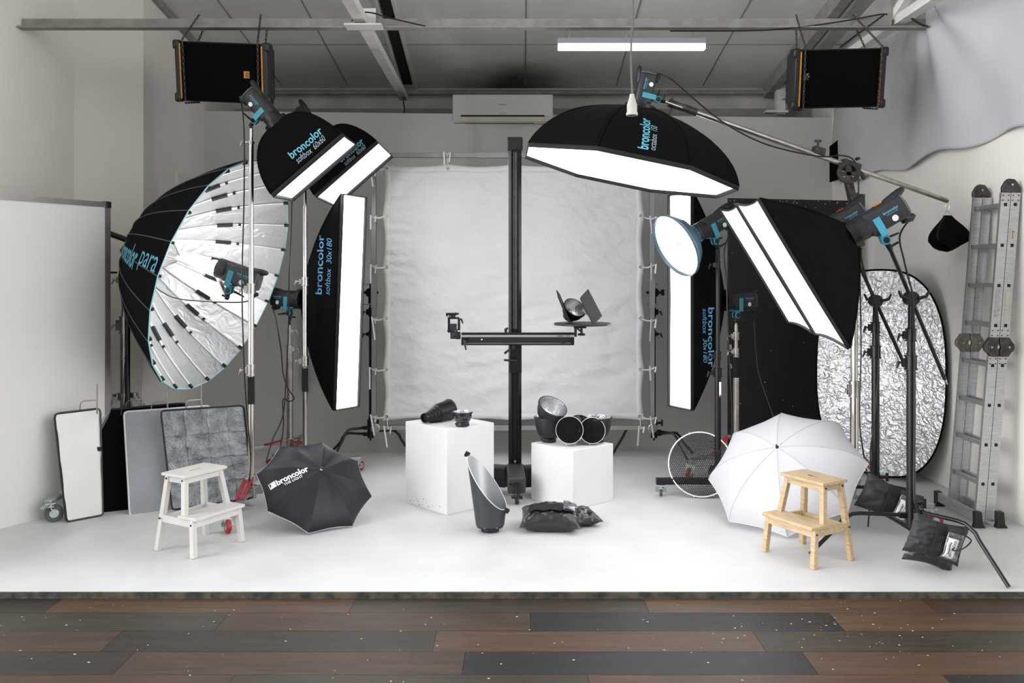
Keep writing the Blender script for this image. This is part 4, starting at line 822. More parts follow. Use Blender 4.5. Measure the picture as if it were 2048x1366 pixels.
def grid_disc(label, c, n, r, cell, grp=None, rim=None, up=None, name='honeycomb_grid', gm=None, rw=.004, th=.012, gr=.49, dish=False):
    M = frame(c, n, up); t = thing(name, label, 'grid', M @ V((0, 0, 0)), group=grp)
    mb = MB(M); mb.lathe([(r - rw, -th / 2), (r, -th / 2), (r, th / 2), (r - rw, th / 2), (r - rw, -th / 2)], 64); build('rim', mb, rim or CHROME, t)
    mb = MB(M); s3 = math.sqrt(3); N = int(r / cell) + 2
    for i in range(-N, N + 1):
        for j in range(-N, N + 1):
            x = cell * (i + .5 * (j % 2)); y = cell * s3 / 2 * j
            if math.hypot(x, y) > r - cell * .6: continue
            o_ = [(x + cell * .577 * math.cos(a), y + cell * .577 * math.sin(a)) for a in [PI / 6 + k * PI / 3 for k in range(6)]]
            i_ = [(x + cell * gr * math.cos(a), y + cell * gr * math.sin(a)) for a in [PI / 6 + k * PI / 3 for k in range(6)]]
            A = [mb.v((p[0], p[1], th * .4)) for p in o_]; B = [mb.v((p[0], p[1], th * .4)) for p in i_]; C = [mb.v((p[0], p[1], -th * .4)) for p in i_]
            for k in range(6): mb.f([A[k], A[(k + 1) % 6], B[(k + 1) % 6], B[k]]); mb.f([B[k], B[(k + 1) % 6], C[(k + 1) % 6], C[k]])
    o = build('honeycomb', mb, gm or mat('honeycomb foil', '8d8d8d', .35, .8, var=.2, vscale=40), t, ang=180)
    mb = MB(M)
    for a in (1.9, 4.5, 5.1): mb.rod((math.cos(a) * r, math.sin(a) * r, -.004), (math.cos(a) * (r + .010), math.sin(a) * (r + .010), -.004), .004)
    build('spring_pin', mb, STEEL, t)
    if dish:
        mb = MB(M); mb.lathe([(r - .006, -.010), (r - .02, -.03), (r * .6, -.045), (.03, -.05), (0, -.05)], 48); build('backing_dish', mb, mat('dark polished dish', '15130f', .25, .6, var=.4, vscale=30, bump=.3, bscale=60), t)
    return t
# barn door reflector on the tray
cb = P(1153, 620, 6.9); nbd = V((.40, -.62, .67))
bt, Mb = bowl('silver bowl reflector with two open barn doors standing on the round tray', cb + V((-.01, 0, .02)), nbd, .090, .10, .045, BLACKP, name='barn_door_reflector')
def flap(nm, pts, D):
    ps = [P(x, y, d) for (x, y), d in zip(pts, D)]; mb = MB(); n_ = (ps[1] - ps[0]).cross(ps[2] - ps[0]).normalized() * .003
    A = [mb.v(p + n_) for p in ps]; B = [mb.v(p - n_) for p in ps]; mb.f(A); mb.f(B[::-1]); k = len(ps)
    for i in range(k): mb.f([A[i], B[i], B[(i + 1) % k], A[(i + 1) % k]])
    return build(nm, mb, mat('matte black sheet', '1d1e20', .75, var=.1, spec=.2), bt, bevel=.002)
flap('barn_door', [(1113, 580), (1116, 594), (1138, 647), (1142, 647), (1131, 616), (1119, 588)], [6.85, 6.72, 6.74, 6.84, 7.0, 7.0])
flap('barn_door', [(1176, 578), (1204, 632), (1189, 648), (1185, 648), (1160, 597), (1163, 592)], [7.0, 7.0, 6.83, 6.8, 6.8, 6.83])
build('hinge', MB().bar(P(1166, 618, 6.85), P(1176, 628, 6.85), .02, .03), STEEL, bt)

# ---- plinths
PLW = mat('white plinth paint', 'e2e2e2', .55, var=.02, vscale=3, bump=.06, bscale=30)
def plinth(label, N, eL_, eR_, h):
    N, a, b = V(N), V(eL_), V(eR_); mb = MB(); vs = []
    for z in (0, h):
        for p in (N, N + b, N + a + b, N + a): vs.append(mb.v((p.x, p.y, z)))
    for q_ in ((0, 3, 2, 1), (4, 5, 6, 7), (0, 1, 5, 4), (1, 2, 6, 5), (2, 3, 7, 6), (3, 0, 4, 7)): mb.f([vs[i] for i in q_])
    o = build('plinth', mb, PLW, bevel=.003); return tag(o, label, 'plinth')
p1 = plinth('taller white cube plinth left of the black column', (-.537, 6.476, 0), (-.355, .371, 0), (.339, .314, 0), .635)
p2 = plinth('lower white cube plinth right of the black column', (.405, 6.628, 0), (-.312, .32, 0), (.335, .285, 0), .449)
r = random.Random(3); mb = MB()
for k in range(26):
    s = r.random(); q_ = V((-.537, 6.476, 0)) + V((-.355, .371, 0)) * (.15 + .8 * s); z = abs(r.gauss(0, .03)) + .01; w = r.uniform(.002, .009)
    u_ = V((-.355, .371, 0)).normalized(); n_ = V((-.722, -.69, 0)) * .0012; c_ = q_ + n_ + V((0, 0, z)); mb.poly([c_ + u_ * w * math.cos(a) + V((0, 0, w * .7 * math.sin(a))) for a in [k_ * PI / 3 + r.random() for k_ in range(6)]])
o = build('scuff_marks', mb, mat('grey scuff', 'a8a8a8', .8), p1); o['label'] = 'grey scuff marks along the lower edge'
# snoot
a_, b_ = V((-.735, 6.72, .635 + .043)), V((-.55, 6.93, .635 + .083)); d_ = (b_ - a_); Ls = d_.length; M = frame(a_, d_)
t = thing('snoot', 'long ribbed black snoot lying on the taller plinth', 'snoot', (a_ + b_) / 2 - V((0, 0, .07)))
pr = [(.030, .004), (.034, 0), (.038, .0), (.040, .02), (.036, .03)] + [(.038 + .032 * k / 7 + (.004 if k % 2 else -.002), .035 + .10 * k / 7) for k in range(8)] + [(.078, Ls - .015), (.082, Ls - .012), (.083, Ls), (.078, Ls), (.074, Ls - .02), (.028, .012), (.030, .004)]
mb = MB(M); mb.lathe(pr, 40); build('cone', mb, BLACKM, t, ang=25)
mb = MB(M); mb.lathe([(0, .02), (.028, .02)], 24); build('dark_opening', mb, DARKGAP, t); mb = MB(M); mb.lathe([(.0, Ls + .022), (.045, Ls + .025), (.058, Ls + .018), (.058, Ls), (0, Ls)][::-1], 32); build('mount_ring', mb, STEEL, t)
bowl('small black reflector cup with glossy silver inside on the taller plinth', P(925, 823, 6.62), (0, -.02, 1), .071, .078, .045, mat('glossy dark bowl', '22262b', .15, coat=.5), collar_=.03)
bowl('large grey reflector bowl upright at the left of the lower plinth', (.235, 6.98, .65), (0, 0, 1), .112, .165, .052, rimw=.008, collar_=.03)
bowl('large grey reflector bowl upright at the right of the lower plinth', (.61, 6.97, .65), (0, 0, 1), .122, .165, .055, rimw=.008, collar_=.03)
bowl('grey reflector bowl tilted on top of another, its silver mouth facing out', P(1106, 812, 6.93), (.35, -.45, .82), .115, .135, .048, rimw=.007)
GD = mat('dark honeycomb', '191715', .35, .5, var=.3, vscale=60)
grid_disc('round honeycomb grid leaning on the left bowl of the lower plinth', P(1139, 860, 6.80), (-.08, -1, .12), .108, .0085, gm=GD, gr=.46, th=.014, dish=True, rim=mat('bright ring', 'dcdcd8', .35, .5))
grid_disc('round honeycomb grid leaning on the right bowl of the lower plinth', P(1184.5, 861, 6.84), (.05, -1, .12), .103, .0085, gm=GD, gr=.46, th=.014, dish=True, rim=mat('bright ring', 'dcdcd8', .35, .5))
bowl('dark disc reflector half hidden between the two honeycomb grids', P(1158, 857, 6.93), (.02, -1, .15), .105, .06, .04, BLACKP, rimw=.003)
# background cone reflector
cc = V((-.205, 6.09, 0)); t = thing('background_reflector', 'tall dark conical reflector with slanted silver opening on the floor', 'reflector', cc)
def cone(u, v, off=0):
    a = 2 * PI * u; th = a - math.radians(160); H_ = .315 + .175 * math.cos(th) + .02 * math.cos(2 * th); z = .045 + (H_ - .045) * v; rr = .093 + .135 * z + off
    return cc + V((rr * math.cos(a) - .03 * z * 0, rr * math.sin(a), z))
mb = MB().grid(lambda u, v: cone(u, v), 72, 16, True); build('outer_shell', mb, mat('dark grey sheet', '33363a', .45, var=.06), t, solid=.0)
mb = MB().grid(lambda u, v: cone(u, v, -.003), 72, 16, True); build('inner_surface', mb, mat('satin silver paint', 'b9bbbd', .4, .55), t)
mb = MB().tube([cone(k / 72, 1, -.0015) for k in range(73)], .003, 6, False); build('rim_edge', mb, mat('bright rim', 'dcdcdc', .4, .3), t)
mb = MB(); mb.lathe([(.05, .0), (.062, .0), (.062, .03), (.093, .032), (.095, .048), (.05, .045)], 40, Matrix.Translation(cc)); build('mount_ring', mb, BLACKP, t)
for a in (160, -20): 
    u = (a / 360) % 1; p = cone(u, 1) if a == 160 else cone(u, .93); e = V((math.cos(math.radians(a)), math.sin(math.radians(a)), 0)); build('clip', MB().box(p + e * .010 + V((0, 0, .012 if a == 160 else 0)), (.035, .02, .032), Matrix.Rotation(.5, 4, 'Y')).box(p + e * .022, (.02, .016, .012)), BLACKP, t, bevel=.002)
for a in (-110, -60): build('rivet', MB().rod(cc + V((.094 * math.cos(math.radians(a)), .094 * math.sin(math.radians(a)), .045)), cc + V((.099 * math.cos(math.radians(a)), .099 * math.sin(math.radians(a)), .045)), .005), STEEL, t)
# large honeycomb disc leaning behind the white umbrella
grid_disc('large round honeycomb grid in a white ring leaning behind the white umbrella', V((1.452, 7.02, .262)), V((-.10, -.97, .2)), .258, .016, rim=mat('white ring', 'e4e4e2', .5), gm=mat('grey honeycomb', '242424', .5, .2), rw=.009, th=.028, gr=.44)
# ---- umbrellas on the floor
def umbrella(label, c, n, R, roll, h, m, inner, name, scal=.035, rimm=None, flipx=False, shaft=.55, wr=.006, txt=()):
    n, x, y = fit_frame(n); M = Matrix((x, y, n)).transposed().to_4x4(); M.translation = V(c)
    t = thing(name, label, 'umbrella', V((c[0], c[1], 0.0)))
    def S(i, u, v, off=0):     # v 0 apex .. 1 rim
        rr = R * math.sin(v * 1.32) / math.sin(1.32); z = h * (math.cos(v * 1.32) - math.cos(1.32)) / (1 - math.cos(1.32))
        a0, a1 = roll + i * PI / 4, roll + (i + 1) * PI / 4
        p = V((math.cos(a0) * rr, math.sin(a0) * rr, z)).lerp(V((math.cos(a1) * rr, math.sin(a1) * rr, z)), u)
        p *= 1; k = 4 * u * (1 - u); p.x *= 1 - scal * k * v ** 3; p.y *= 1 - scal * k * v ** 3
        p.z += -.05 * R * k * v * (1 - v) + wr * v * noise.noise(V((i * 3 + u * 2.2, v * 1.5 + i, 3))) * (k ** .5) * 2.2 + wr * .5 * math.sin(u * PI * 4 + i) * v * k * (1 - v)
        return M @ (p + V((0, 0, off)))
    mb = MB()
    for i in range(8): mb.grid(lambda u, v: S(i, u, v), 12, 20)
    build('canopy', mb, m, t, ang=14)
    if inner:
        mb = MB()
        for i in range(8): mb.grid(lambda u, v: S(i, u, v, -.004), 12, 20)
        build('silver_lining', mb, inner, t, ang=14)
    for i in range(8):
        build('rib', MB().tube([S(i, 0, .02 + .98 * j / 14, -.006) for j in range(15)], .0022, 6), STEEL, t)
    if not inner:
        for i in range(8): build('seam', MB().tube([S(i, 0, .03 + .97 * j / 14, .0015) for j in range(15)], .0018, 5), mat('seam shade', 'b9bac2', .7), t)
    if rimm:
        mb = MB()
        for i in range(8): mb.tube([S(i, k / 10, 1) for k in range(11)], .0025, 5, False)
        build('rim_piping', mb, rimm, t)
    mb = MB()
    for i in range(8): mb.rod(M @ V((0, 0, h - .16)), S(i, 0, .45, -.008), .002, n=5)
    build('stretchers', mb, STEEL, t)
    mb = MB(M); mb.rod((0, 0, h + .0), (0, 0, h - shaft), .004, n=8); build('shaft', mb, STEEL, t)
    mb = MB(M); mb.lathe([(.0, h + .03), (.004, h + .03), (.005, h + .012), (.010, h + .010), (.012, h + .0), (.008, h - .01)][::-1], 16); build('tip', mb, CHROME if inner else BLACKP, t)
    for body, i, u0, v0, w, hh, ang, mm, bold in txt:
        def fn(tx, ty):
            a = math.radians(ang); L = R * 1.12; dx = tx * math.cos(a) - ty * math.sin(a); dy = tx * math.sin(a) + ty * math.cos(a)
            v = v0 - dy / L; wv = max(.05, (S(i, 1, v) - S(i, 0, v)).length); return S(i, u0 + dx / wv, v, .003)
        if body: text('lettering', body, w, hh, fn, mm, t, bold=bold, step=.015)
        else:
            mb = MB()
            if hh == 1: mb.grid(lambda a, b: fn((a - .5) * w, (b - .5) * w * .62), 6, 6)
            else:
                for q0 in ((-.5, -.46, -.5, .5), (.46, .5, -.5, .5), (-.5, .5, -.5, -.42), (-.5, .5, .42, .5)): mb.grid(lambda a, b: fn((q0[0] + (q0[1] - q0[0]) * a) * w, (q0[2] + (q0[3] - q0[2]) * b) * w * .62), 4, 4)
            build('emblem', mb, mm, t)
    return M, S
UB = mat('dark navy nylon', '14161d', .5, var=.08, vscale=4, bump=.3, bscale=9, dist=1.5, spec=.4)
# panel 7 carries the lettering (between the leftmost and the upper left corner)
Mu, Su = umbrella('open black umbrella standing on its rim on the stage, white lettering', (-1.477, 6.32, .256), (.362, -.509, .781), .42, 2.725 - PI / 4, .17, UB, SILV, 'umbrella', rimm=mat('pale piping', 'b5b5b8', .6),
                  txt=(('broncolor', 7, 0, 0, 0, 0, 0, WHITEP, 0),)[:0])
def onumb(px, py):     # where the sight line through a pixel meets the canopy (nearest of all panels)
    best = None; d0 = P(px, py, 1) - V((0, 0, CH)); d0.normalize(); o = V((0, 0, CH))
    return o, d0
from mathutils.bvhtree import BVHTree
def printer(obj, ax, O=V((0, 0, CH))):
    me = obj.data; mw = W[obj.name]; bv = BVHTree.FromPolygons([mw @ v.co for v in me.vertices], [p.vertices[:] for p in me.polygons])
    def hit(p):
        l, n_, i, d = bv.ray_cast(O, (p - O).normalized()); 
        return (l - (p - O).normalized() * .004) if l else None
    return hit
cano = [o for o in bpy.data.objects if o.name.startswith('canopy')][0]; um = cano.parent
# lettering lies along the panel: local plane at the lettering's centre, dropped on to the cloth along the plane normal
def surf_text(obj, c, x, y, items, parent, lift=.004):
    mw = W[obj.name]; me = obj.data; bv = BVHTree.FromPolygons([mw @ v.co for v in me.vertices], [p.vertices[:] for p in me.polygons])
    x = V(x).normalized(); y = V(y); y = (y - x * y.dot(x)).normalized(); nn = x.cross(y)
    def drop(a, b):
        p = V(c) + x * a + y * b; l, n_, i, d = bv.ray_cast(p + nn * .4, -nn); return (l + nn * lift) if l else p
    for it in items:
        if it[0] == 'quad':
            _, a0, a1, b0, b1, m = it; mb = MB(); mb.grid(lambda u, v: drop(a0 + (a1 - a0) * u, b0 + (b1 - b0) * v), 6, 4); build('emblem', mb, m, parent)
        else: text('lettering', it[0], it[3], it[4], lambda a, b: drop(a + it[1], b + it[2]), it[5], parent, bold=it[6], step=.012)
mwc = W[cano.name]; bvc = BVHTree.FromPolygons([mwc @ v.co for v in cano.data.vertices], [p.vertices[:] for p in cano.data.polygons])
def pick(px, py, bv=bvc): o = V((0, 0, CH)); d0 = (P(px, py, 5) - o).normalized(); l = bv.ray_cast(o, d0)[0]; return l or P(px, py, 6.2)
pa_, pb_, pc_ = pick(553, 967), pick(604, 942), pick(570, 946)
surf_text(cano, (pa_ + pb_) / 2, pb_ - pa_, pc_ - (pa_ + pb_) / 2, (('broncolor', .022, .0, .235, .05, WHITEP, .035), ('THE LIGHT', .012, -.042, .14, .022, WHITEP, .02), ('quad', -.148, -.100, -.022, .026, WHITEP), ('quad', -.143, -.132, -.017, .021, UB)), um)
WU = mat('white nylon', 'eeeef2', .5, var=.02, vscale=3, bump=.08, bscale=6, trans=.45)
umbrella('large white translucent umbrella resting on its rim behind the pale wooden stool', (1.932, 6.348, .352), (-.386, -.493, .78), .57, 3.453, .26, WU, None, 'umbrella', rimm=mat('translucent piping', 'd0d2dc', .6), shaft=.5, wr=.004)

# ---- step stools
def stool(label, mid, xd, woodm, d=.37):
    xd = V(xd).normalized(); rz = math.atan2(xd.y, xd.x); t = thing('step_stool', label, 'step stool', (mid[0], mid[1], 0), rz)
    M = W[t.name]; w = .43
    # local: x across, y from front (0) to back (d)
    def leg(p0, p1, s=.034):
        mb = MB(M); mb.bar(p0, p1, s, s, up=(0, 1, 0)); build('leg', mb, woodm, t, bevel=.003)
    for s in (-1, 1):
        leg((s * (w / 2 - .017), .017, 0), (s * (w / 2 - .028), .040, .232)); leg((s * (w / 2 - .020), d - .017, 0), (s * (w / 2 - .075), d - .055, .482))
        leg((s * (w / 2 - .040), .125, .235), (s * (w / 2 - .074), .165, .482))
        mb = MB(M); mb.bar((s * (w / 2 - .028), .025, .208), (s * (w / 2 - .040), d - .030, .208), .020, .045); build('side_rail', mb, woodm, t, bevel=.002)
        mb = MB(M); mb.bar((s * (w / 2 - .074), .150, .462), (s * (w / 2 - .073), d - .045, .462), .020, .042); build('side_rail', mb, woodm, t, bevel=.002)
        mb = MB(M)
        for y, z, xx in ((.035, .205, .012), (d - .035, .21, .020), (.165, .462, .056), (d - .055, .462, .056)): mb.rod((s * (w / 2 - xx), y, z), (s * (w / 2 - xx + .006), y, z), .006, n=12)
        build('screw_head', mb, mat('dark screw', '33302e', .5, .4), t)
    for y, z, ww in ((.028, .208, w - .07), (d - .036, .2, w - .09), (.157, .462, w - .16), (d - .05, .462, w - .16)):
        mb = MB(M); mb.bar((-ww / 2, y, z), (ww / 2, y, z), .018, .045); build('cross_rail', mb, woodm, t, bevel=.002)
    mb = MB(M); mb.box((0, .075, .243), (w - .02, .165, .020)); build('step_board', mb, woodm, t, bevel=.003)
    x0, x1, y0, y1 = -.175, .175, .125, .345; hx, hy, yc = .045, .011, .235; mb = MB(M)
    xs, ys = [x0, -hx, hx, x1], [y0, yc - hy, yc + hy, y1]
    for i in range(3):
        for j in range(3):
            if (i, j) == (1, 1): continue
            mb.box(((xs[i] + xs[i + 1]) / 2, (ys[j] + ys[j + 1]) / 2, .491), (xs[i + 1] - xs[i], ys[j + 1] - ys[j], .018))
    bmesh.ops.remove_doubles(mb.bm, verts=mb.bm.verts, dist=1e-5)
    # drop the inner faces shared by neighbouring boxes
    seen = {}
    for f in mb.bm.faces: seen.setdefault(tuple(sorted(v.index for v in f.verts)) if False else tuple(round(c, 4) for c in f.calc_center_median()), []).append(f)
    bmesh.ops.delete(mb.bm, geom=[f for fs in seen.values() if len(fs) > 1 for f in fs], context='FACES')
    build('top_board', mb, woodm, t, bevel=.002)
    if woodm.name == 'white stool paint':
        mb = MB(M); mb.box((0, yc + hy - .001, .491), (hx * 2, .002, .015)); o = build('slot_edge', mb, mat('bare slot wood', 'c9a877', .6), t); o['label'] = 'bare wood inside the hand slot'
WS = mat('white stool paint', 'c6c3be', .5, var=.03, bump=.05)
WN = mat('pale wood', 'bba380', .5, var=.16, vscale=6, bump=.12, bscale=30, stretch=(2, 12, 12), detail=7)
stool('white painted step stool standing before the silver reflector panel', ((-2.039 - 1.832) / 2, (5.47 + 5.85) / 2), (.207, .38), WS)
stool('pale wooden step stool standing before the white umbrella', ((1.774 + 1.561) / 2, (5.271 + 5.644) / 2), (.213, -.373), WN)

# ---- ladder leaning on the right wall
LX0, LX1, LZ1 = 3.235, 3.425, 2.366
def lx(z): return LX0 + (LX1 - LX0) * z / LZ1
Yn, Yf = 6.22, 6.62; sl = V((LX1 - LX0, 0, LZ1)).normalized(); nx = V((sl.z, 0, -sl.x))
t = thing('hinged_ladder', 'folded aluminium hinged ladder leaning against the right wall', 'ladder', (3.3, 6.4, 0))
zr = [2.281, 1.991, 1.705, 1.421, 1.137, .854, .573, .295]
for layer in (0, 1):
    for Y, s in ((Yn, 1), (Yf, -1)):
        for za_, zb2 in ((.03, 1.20), (1.335, LZ1)):
            a = V((lx(za_) + .034 + layer * .070, Y, za_)); b = V((lx(zb2) + .034 + layer * .070, Y, zb2)); mb = MB()
            mb.bar(a, b, .066, .004, up=(0, 1, 0))
            for k in (-1, 1): mb.bar(a + nx * k * .031 + V((0, s * .012, 0)), b + nx * k * .031 + V((0, s * .012, 0)), .004, .024, up=(0, 1, 0))
            build('stile', mb, ALU, t)
    for z in zr:
        x = lx(z) + .034 + layer * .07; mb = MB(); mb.box((x, (Yn + Yf) / 2, z), (.030, Yf - Yn + .006, .030)); build('rung', mb, ALU, t, bevel=.003)
for layer in (0, 1):
    for z in zr: build('rung_end', MB().box((lx(z) + .034 + layer * .07, Yn - .005, z), (.022, .003, .022)), DARKGAP, t, bevel=.002)
mb = MB()
for layer in (0, 1):
    for z0 in (LZ1 - .02, LZ1 - .055, 1.35, 1.385, 1.185, 1.15):
        for k in (-1, 1): mb.rod((lx(z0) + .034 + layer * .07 + k * .02, Yn - .006, z0), (lx(z0) + .034 + layer * .07 + k * .02, Yn, z0), .0045, n=10)
build('rivets', mb, DKSTEEL, t)
for Y, mm in ((Yn, DKSTEEL), (Yf, mat('greenish cast hinge', '77746a', .5, .6, var=.25, vscale=25, bump=.2))):
    T = Matrix.Translation((lx(LZ1) + .069, Y + .018, LZ1)) @ Matrix.Rotation(PI / 2, 4, 'X')
    mb = MB(); mb.prism([(-.068, -.0), (.068, .0), (.068, .035), (.045, .07), (.025, .095), (-.02, .1), (-.045, .08), (-.068, .04)], 0, .03, T); build('top_hinge', mb, DKSTEEL, t, bevel=.008)
    build('hinge_bolt', MB().rod((lx(LZ1) + .072, Y - .016, LZ1 + .055), (lx(LZ1) + .072, Y - .01, LZ1 + .055), .008), STEEL, t)
    xm_ = lx(1.268) + .069
    for s in (-1, 1):
        T = Matrix.Translation((xm_ + s * .0, Y + .02, 1.268)) @ Matrix.Rotation(PI / 2, 4, 'X')
        pts = [(s * .004, .068), (s * .07, .068)] + [(s * (.062 + .046 * math.cos(a)), .046 * math.sin(a)) for a in (.9, .5, .1, -.3, -.7, -1.1)] + [(s * .064, -.068), (s * .004, -.068), (s * .004, -.028), (s * .018, 0), (s * .004, .028)]
        if s < 0: pts = pts[::-1]
        mb = MB(); mb.prism(pts, 0, .036, T); mb.rod((xm_ + s * .062, Y - .024, 1.268), (xm_ + s * .062, Y - .015, 1.268), .020, n=20); build('middle_hinge', mb, mm, t, bevel=.004)
        build('hinge_bolt', MB().rod((xm_ + s * .062, Y - .03, 1.268), (xm_ + s * .062, Y - .02, 1.268), .008), STEEL, t)
mb = MB().bar((3.225, Yn - .035, .075), (3.225, Yf + .10, .075), .03, .07).bar((3.375, Yn - .035, .075), (3.375, Yf + .10, .075), .03, .07); build('stabiliser_bar', mb, ALU, t, bevel=.003)
for x in (3.225, 3.38):
    for y in (Yn - .06, Yf + .12):
        T = Matrix.Translation((x - .0, y + .03, 0)) @ Matrix.Rotation(PI / 2, 4, 'X'); mb = MB(); mb.prism([(-.03, .001), (.05, .001), (.03, .03), (.022, .115), (-.022, .115), (-.02, .03)], 0, .05, T); build('rubber_foot', mb, BLACKP, t, bevel=.003)
def sticker(x, z0, z1, m, w=.035, letters=None):
    p = V((lx((z0 + z1) / 2) + x, Yn - .004, (z0 + z1) / 2)); mb = MB(); mb.bar(p - sl * (z1 - z0) / 2, p + sl * (z1 - z0) / 2, w, .0015, up=(0, 1, 0)); o = build('sticker', mb, m, t)
    if letters: text('lettering', letters, (z1 - z0) * .6, w * .5, lambda a, b: p - sl * a + nx * b * 1.0 + V((0, -.002, 0)), DARKP, o, step=0)
OLDS = mat('aged paper sticker', 'b3ada2', .7, var=.1, vscale=60)
sticker(.104, 2.02, 2.12, OLDS, .040, '3m'); sticker(.034, 1.48, 1.68, mat('worn printed sticker', 'a39f98', .7, var=.25, vscale=80), .03); sticker(.104, 1.56, 1.66, OLDS, .03); sticker(.104, 1.46, 1.53, OLDS, .03)

# ---- silver oval reflector, black board
CRS = mat('crumpled silver foil', 'dcdcde', .36, .85, var=.05, vscale=3, bump=1.7, bscale=17, btype='crumple', dist=.2)
o0, o1 = V((2.70, 8.02, 0)), V((3.53, 7.22, 0)); mid = (o0 + o1) / 2; ux = (o1 - o0).normalized(); lean = V((.45, .62, 0)).normalized() * .10
def oval(a, rr):
    ex = 4.0 if True else 2; ca, sa = math.cos(a), math.sin(a); k = (abs(ca) ** 2.6 + abs(sa) ** 2.6) ** (-1 / 2.6)
    return (ca * k * .575 * rr, sa * k * .90 * rr)
def ov(u, v):
    x, z = oval(2 * PI * u, v); q_ = mid + ux * x + V((0, 0, .925 + z)) + lean * ((.925 + z) / 1.8)
    nn_ = ux.cross(V((0, 0, 1))); return q_ + nn_ * ((.05 * (x / .575) ** 2 + .014 * noise.noise(V((x * 4, z * 3, 2))) * (1 - v ** 8) + .03 * math.sin(x * 2 + z)) - .03)
t = thing('oval_reflector', 'large bright silver oval reflector with black rim leaning in the right corner', 'reflector', mid)
mb = MB().grid(ov, 96, 30, True); build('silver_sheet', mb, CRS, t, ang=60)
build('black_rim', MB().tube([ov(k / 96, 1) for k in range(97)], .009, 6, False), BLACKF, t)
o = ov(.3, 1); build('hanging_tab', MB().box(o + V((0, 0, .012)), (.05, .02, .03)), BLACKP, t)
BB = mat('black board', '131315', .6, var=.3, vscale=5, bump=.15)
h0, h1 = P(1456, 0, 8.6), P(1706, 0, 8.9); h0.z = h1.z = 0
bb = MB().bar(h0 + V((0, 0, 1.27)), h1 + V((0, 0, 1.27)), .03, 2.53); t = build('black_board', bb, BB, bevel=.003); tag(t, 'tall black scuffed board standing behind the right light heads', 'board')
r = random.Random(9); mb = MB(); bdir = (h1 - h0).normalized(); bn = V((bdir.y, -bdir.x, 0))
for k in range(90):
    s = r.random(); z = 2.53 - abs(r.gauss(0, .08)) if r.random() < .6 else r.uniform(.3, 2.4); w = r.uniform(.002, .010); c_ = h0.lerp(h1, s) + bn * .018 + V((0, 0, max(.1, min(2.52, z)))); mb.poly([c_ + bdir * w * math.cos(a) + V((0, 0, w * .6 * math.sin(a))) for a in [k_ * PI / 3 for k_ in range(6)]])
for z in (.86, 1.05, 1.5): 
    c_ = h0 + bdir * .006 + bn * .018 + V((0, 0, z)); mb.poly([c_, c_ + bdir * .03 + V((0, 0, .005)), c_ + bdir * .02 + V((0, 0, .05)), c_ + V((0, 0, .045))])
o = build('paint_flakes', mb, mat('flaked white', 'b9b6ad', .8), t); o['label'] = 'white chips along the top edge'

# ---- framed panels leaning at the left
def panel(label, corners, D, m, fm, hook=(), name='leaning_reflector', wr=.004, frame_r=.009, extra=None, folds=0):
    TL, TR, BR, BL = [P(x, y, d) for (x, y), d in zip(corners, D)]
    t = thing(name, label, 'reflector panel', V(((BL.x + BR.x) / 2, (BL.y + BR.y) / 2, 0)))
    fn = lambda u, v: (BL.lerp(BR, u)).lerp(TL.lerp(TR, u), v)
    nn_ = (BR - BL).cross(TL - BL).normalized()
    if nn_.y > 0: nn_ = -nn_
    def sheet(u, v):
        f = folds and folds * (sum(max(0, 1 - abs(u - q_ - .02 * noise.noise(V((0, v * 7, q_)))) / .018) for q_ in (.27, .55, .80)) + sum(max(0, 1 - abs(v - q_ - .01 * noise.noise(V((u * 7, 0, q_)))) / .018) for q_ in (.22, .48, .74)))
        return fn(.01 + .98 * u, .01 + .98 * v) + nn_ * (wr * noise.noise(V((u * 5, v * 6, D[0] * 3))) + .006 + f)
    build('fabric', MB().grid(sheet, 110, 110), m, t)
    rc = .03; pts = []
    for p, q_, r_ in ((BL, BR, TL), (BR, TR, BL), (TR, TL, BR), (TL, BL, TR)):
        a = p + (r_ - p).normalized() * rc; b = p + (q_ - p).normalized() * rc; pts += [a, a.lerp(p, .6).lerp(b, .18), b.lerp(p, .6).lerp(a, .18), b]
    build('frame_tube', MB().tube(pts + [pts[0]], frame_r, 8, False), fm, t)
    for x0, x1, y1, y2 in hook:
        mb = MB(); d = (D[0] + D[1]) / 2 + .02; u_ = lambda x, y: P(x, y, d)
        mb.tube([u_(x0, y1 + 30), u_(x0, y1 + 9), u_(x0 + 2, y1 + 3), u_(x0 + 7, y1 + 0), u_(x1, y1 - 2)], .005, 8); mb.rod(u_(x1, y1 + 26), u_(x1, y2), .006, n=8); build('wire_hook', mb, STEEL, t)
    if extra: extra(t, fn, nn_)
    return t, fn, nn_
panel('silver crinkled panel, rightmost of the leaning panels, behind the white stool', [(322, 822), (487, 811), (506, 996), (345, 1020)], [6.74, 6.78, 6.72, 6.56], mat('dark crinkled foil', '8b8e91', .38, .85, var=.3, vscale=14, bump=.8, bscale=24, btype='crumple', dist=.3), BLACKP, [(372, 403, 801, 768)], folds=.007)
panel('grey cloth panel with pale frame, second from the right of the leaning panels', [(248, 824), (420, 812), (440, 1012), (260, 1032)], [6.82, 6.98, 6.8, 6.50], mat('grey sheeting', '8b8e94', .6, var=.06, vscale=5, bump=.5, bscale=6, dist=1.5), mat('pale frame tube', 'c9c9cd', .4, .3), [(303, 335, 804, 765)])
panel('black cloth panel between the white and the grey leaning panels', [(190, 822), (372, 806), (395, 1000), (205, 1030)], [6.85, 7.02, 6.85, 6.56], BLACKF, BLACKP, [(252, 285, 801, 765)])
def xt(t, fn, nn_):
    mb = MB().grid(lambda u, v: fn(.958 + .012 * u, v) + nn_ * .010, 1, 10); build('folded_edge', mb, mat('grey fold', '8f8f90', .8), t)
    build('velcro_tab', MB().box(fn(.94, .62) + nn_ * .012, (.04, .01, .03)), BLACKP, t)
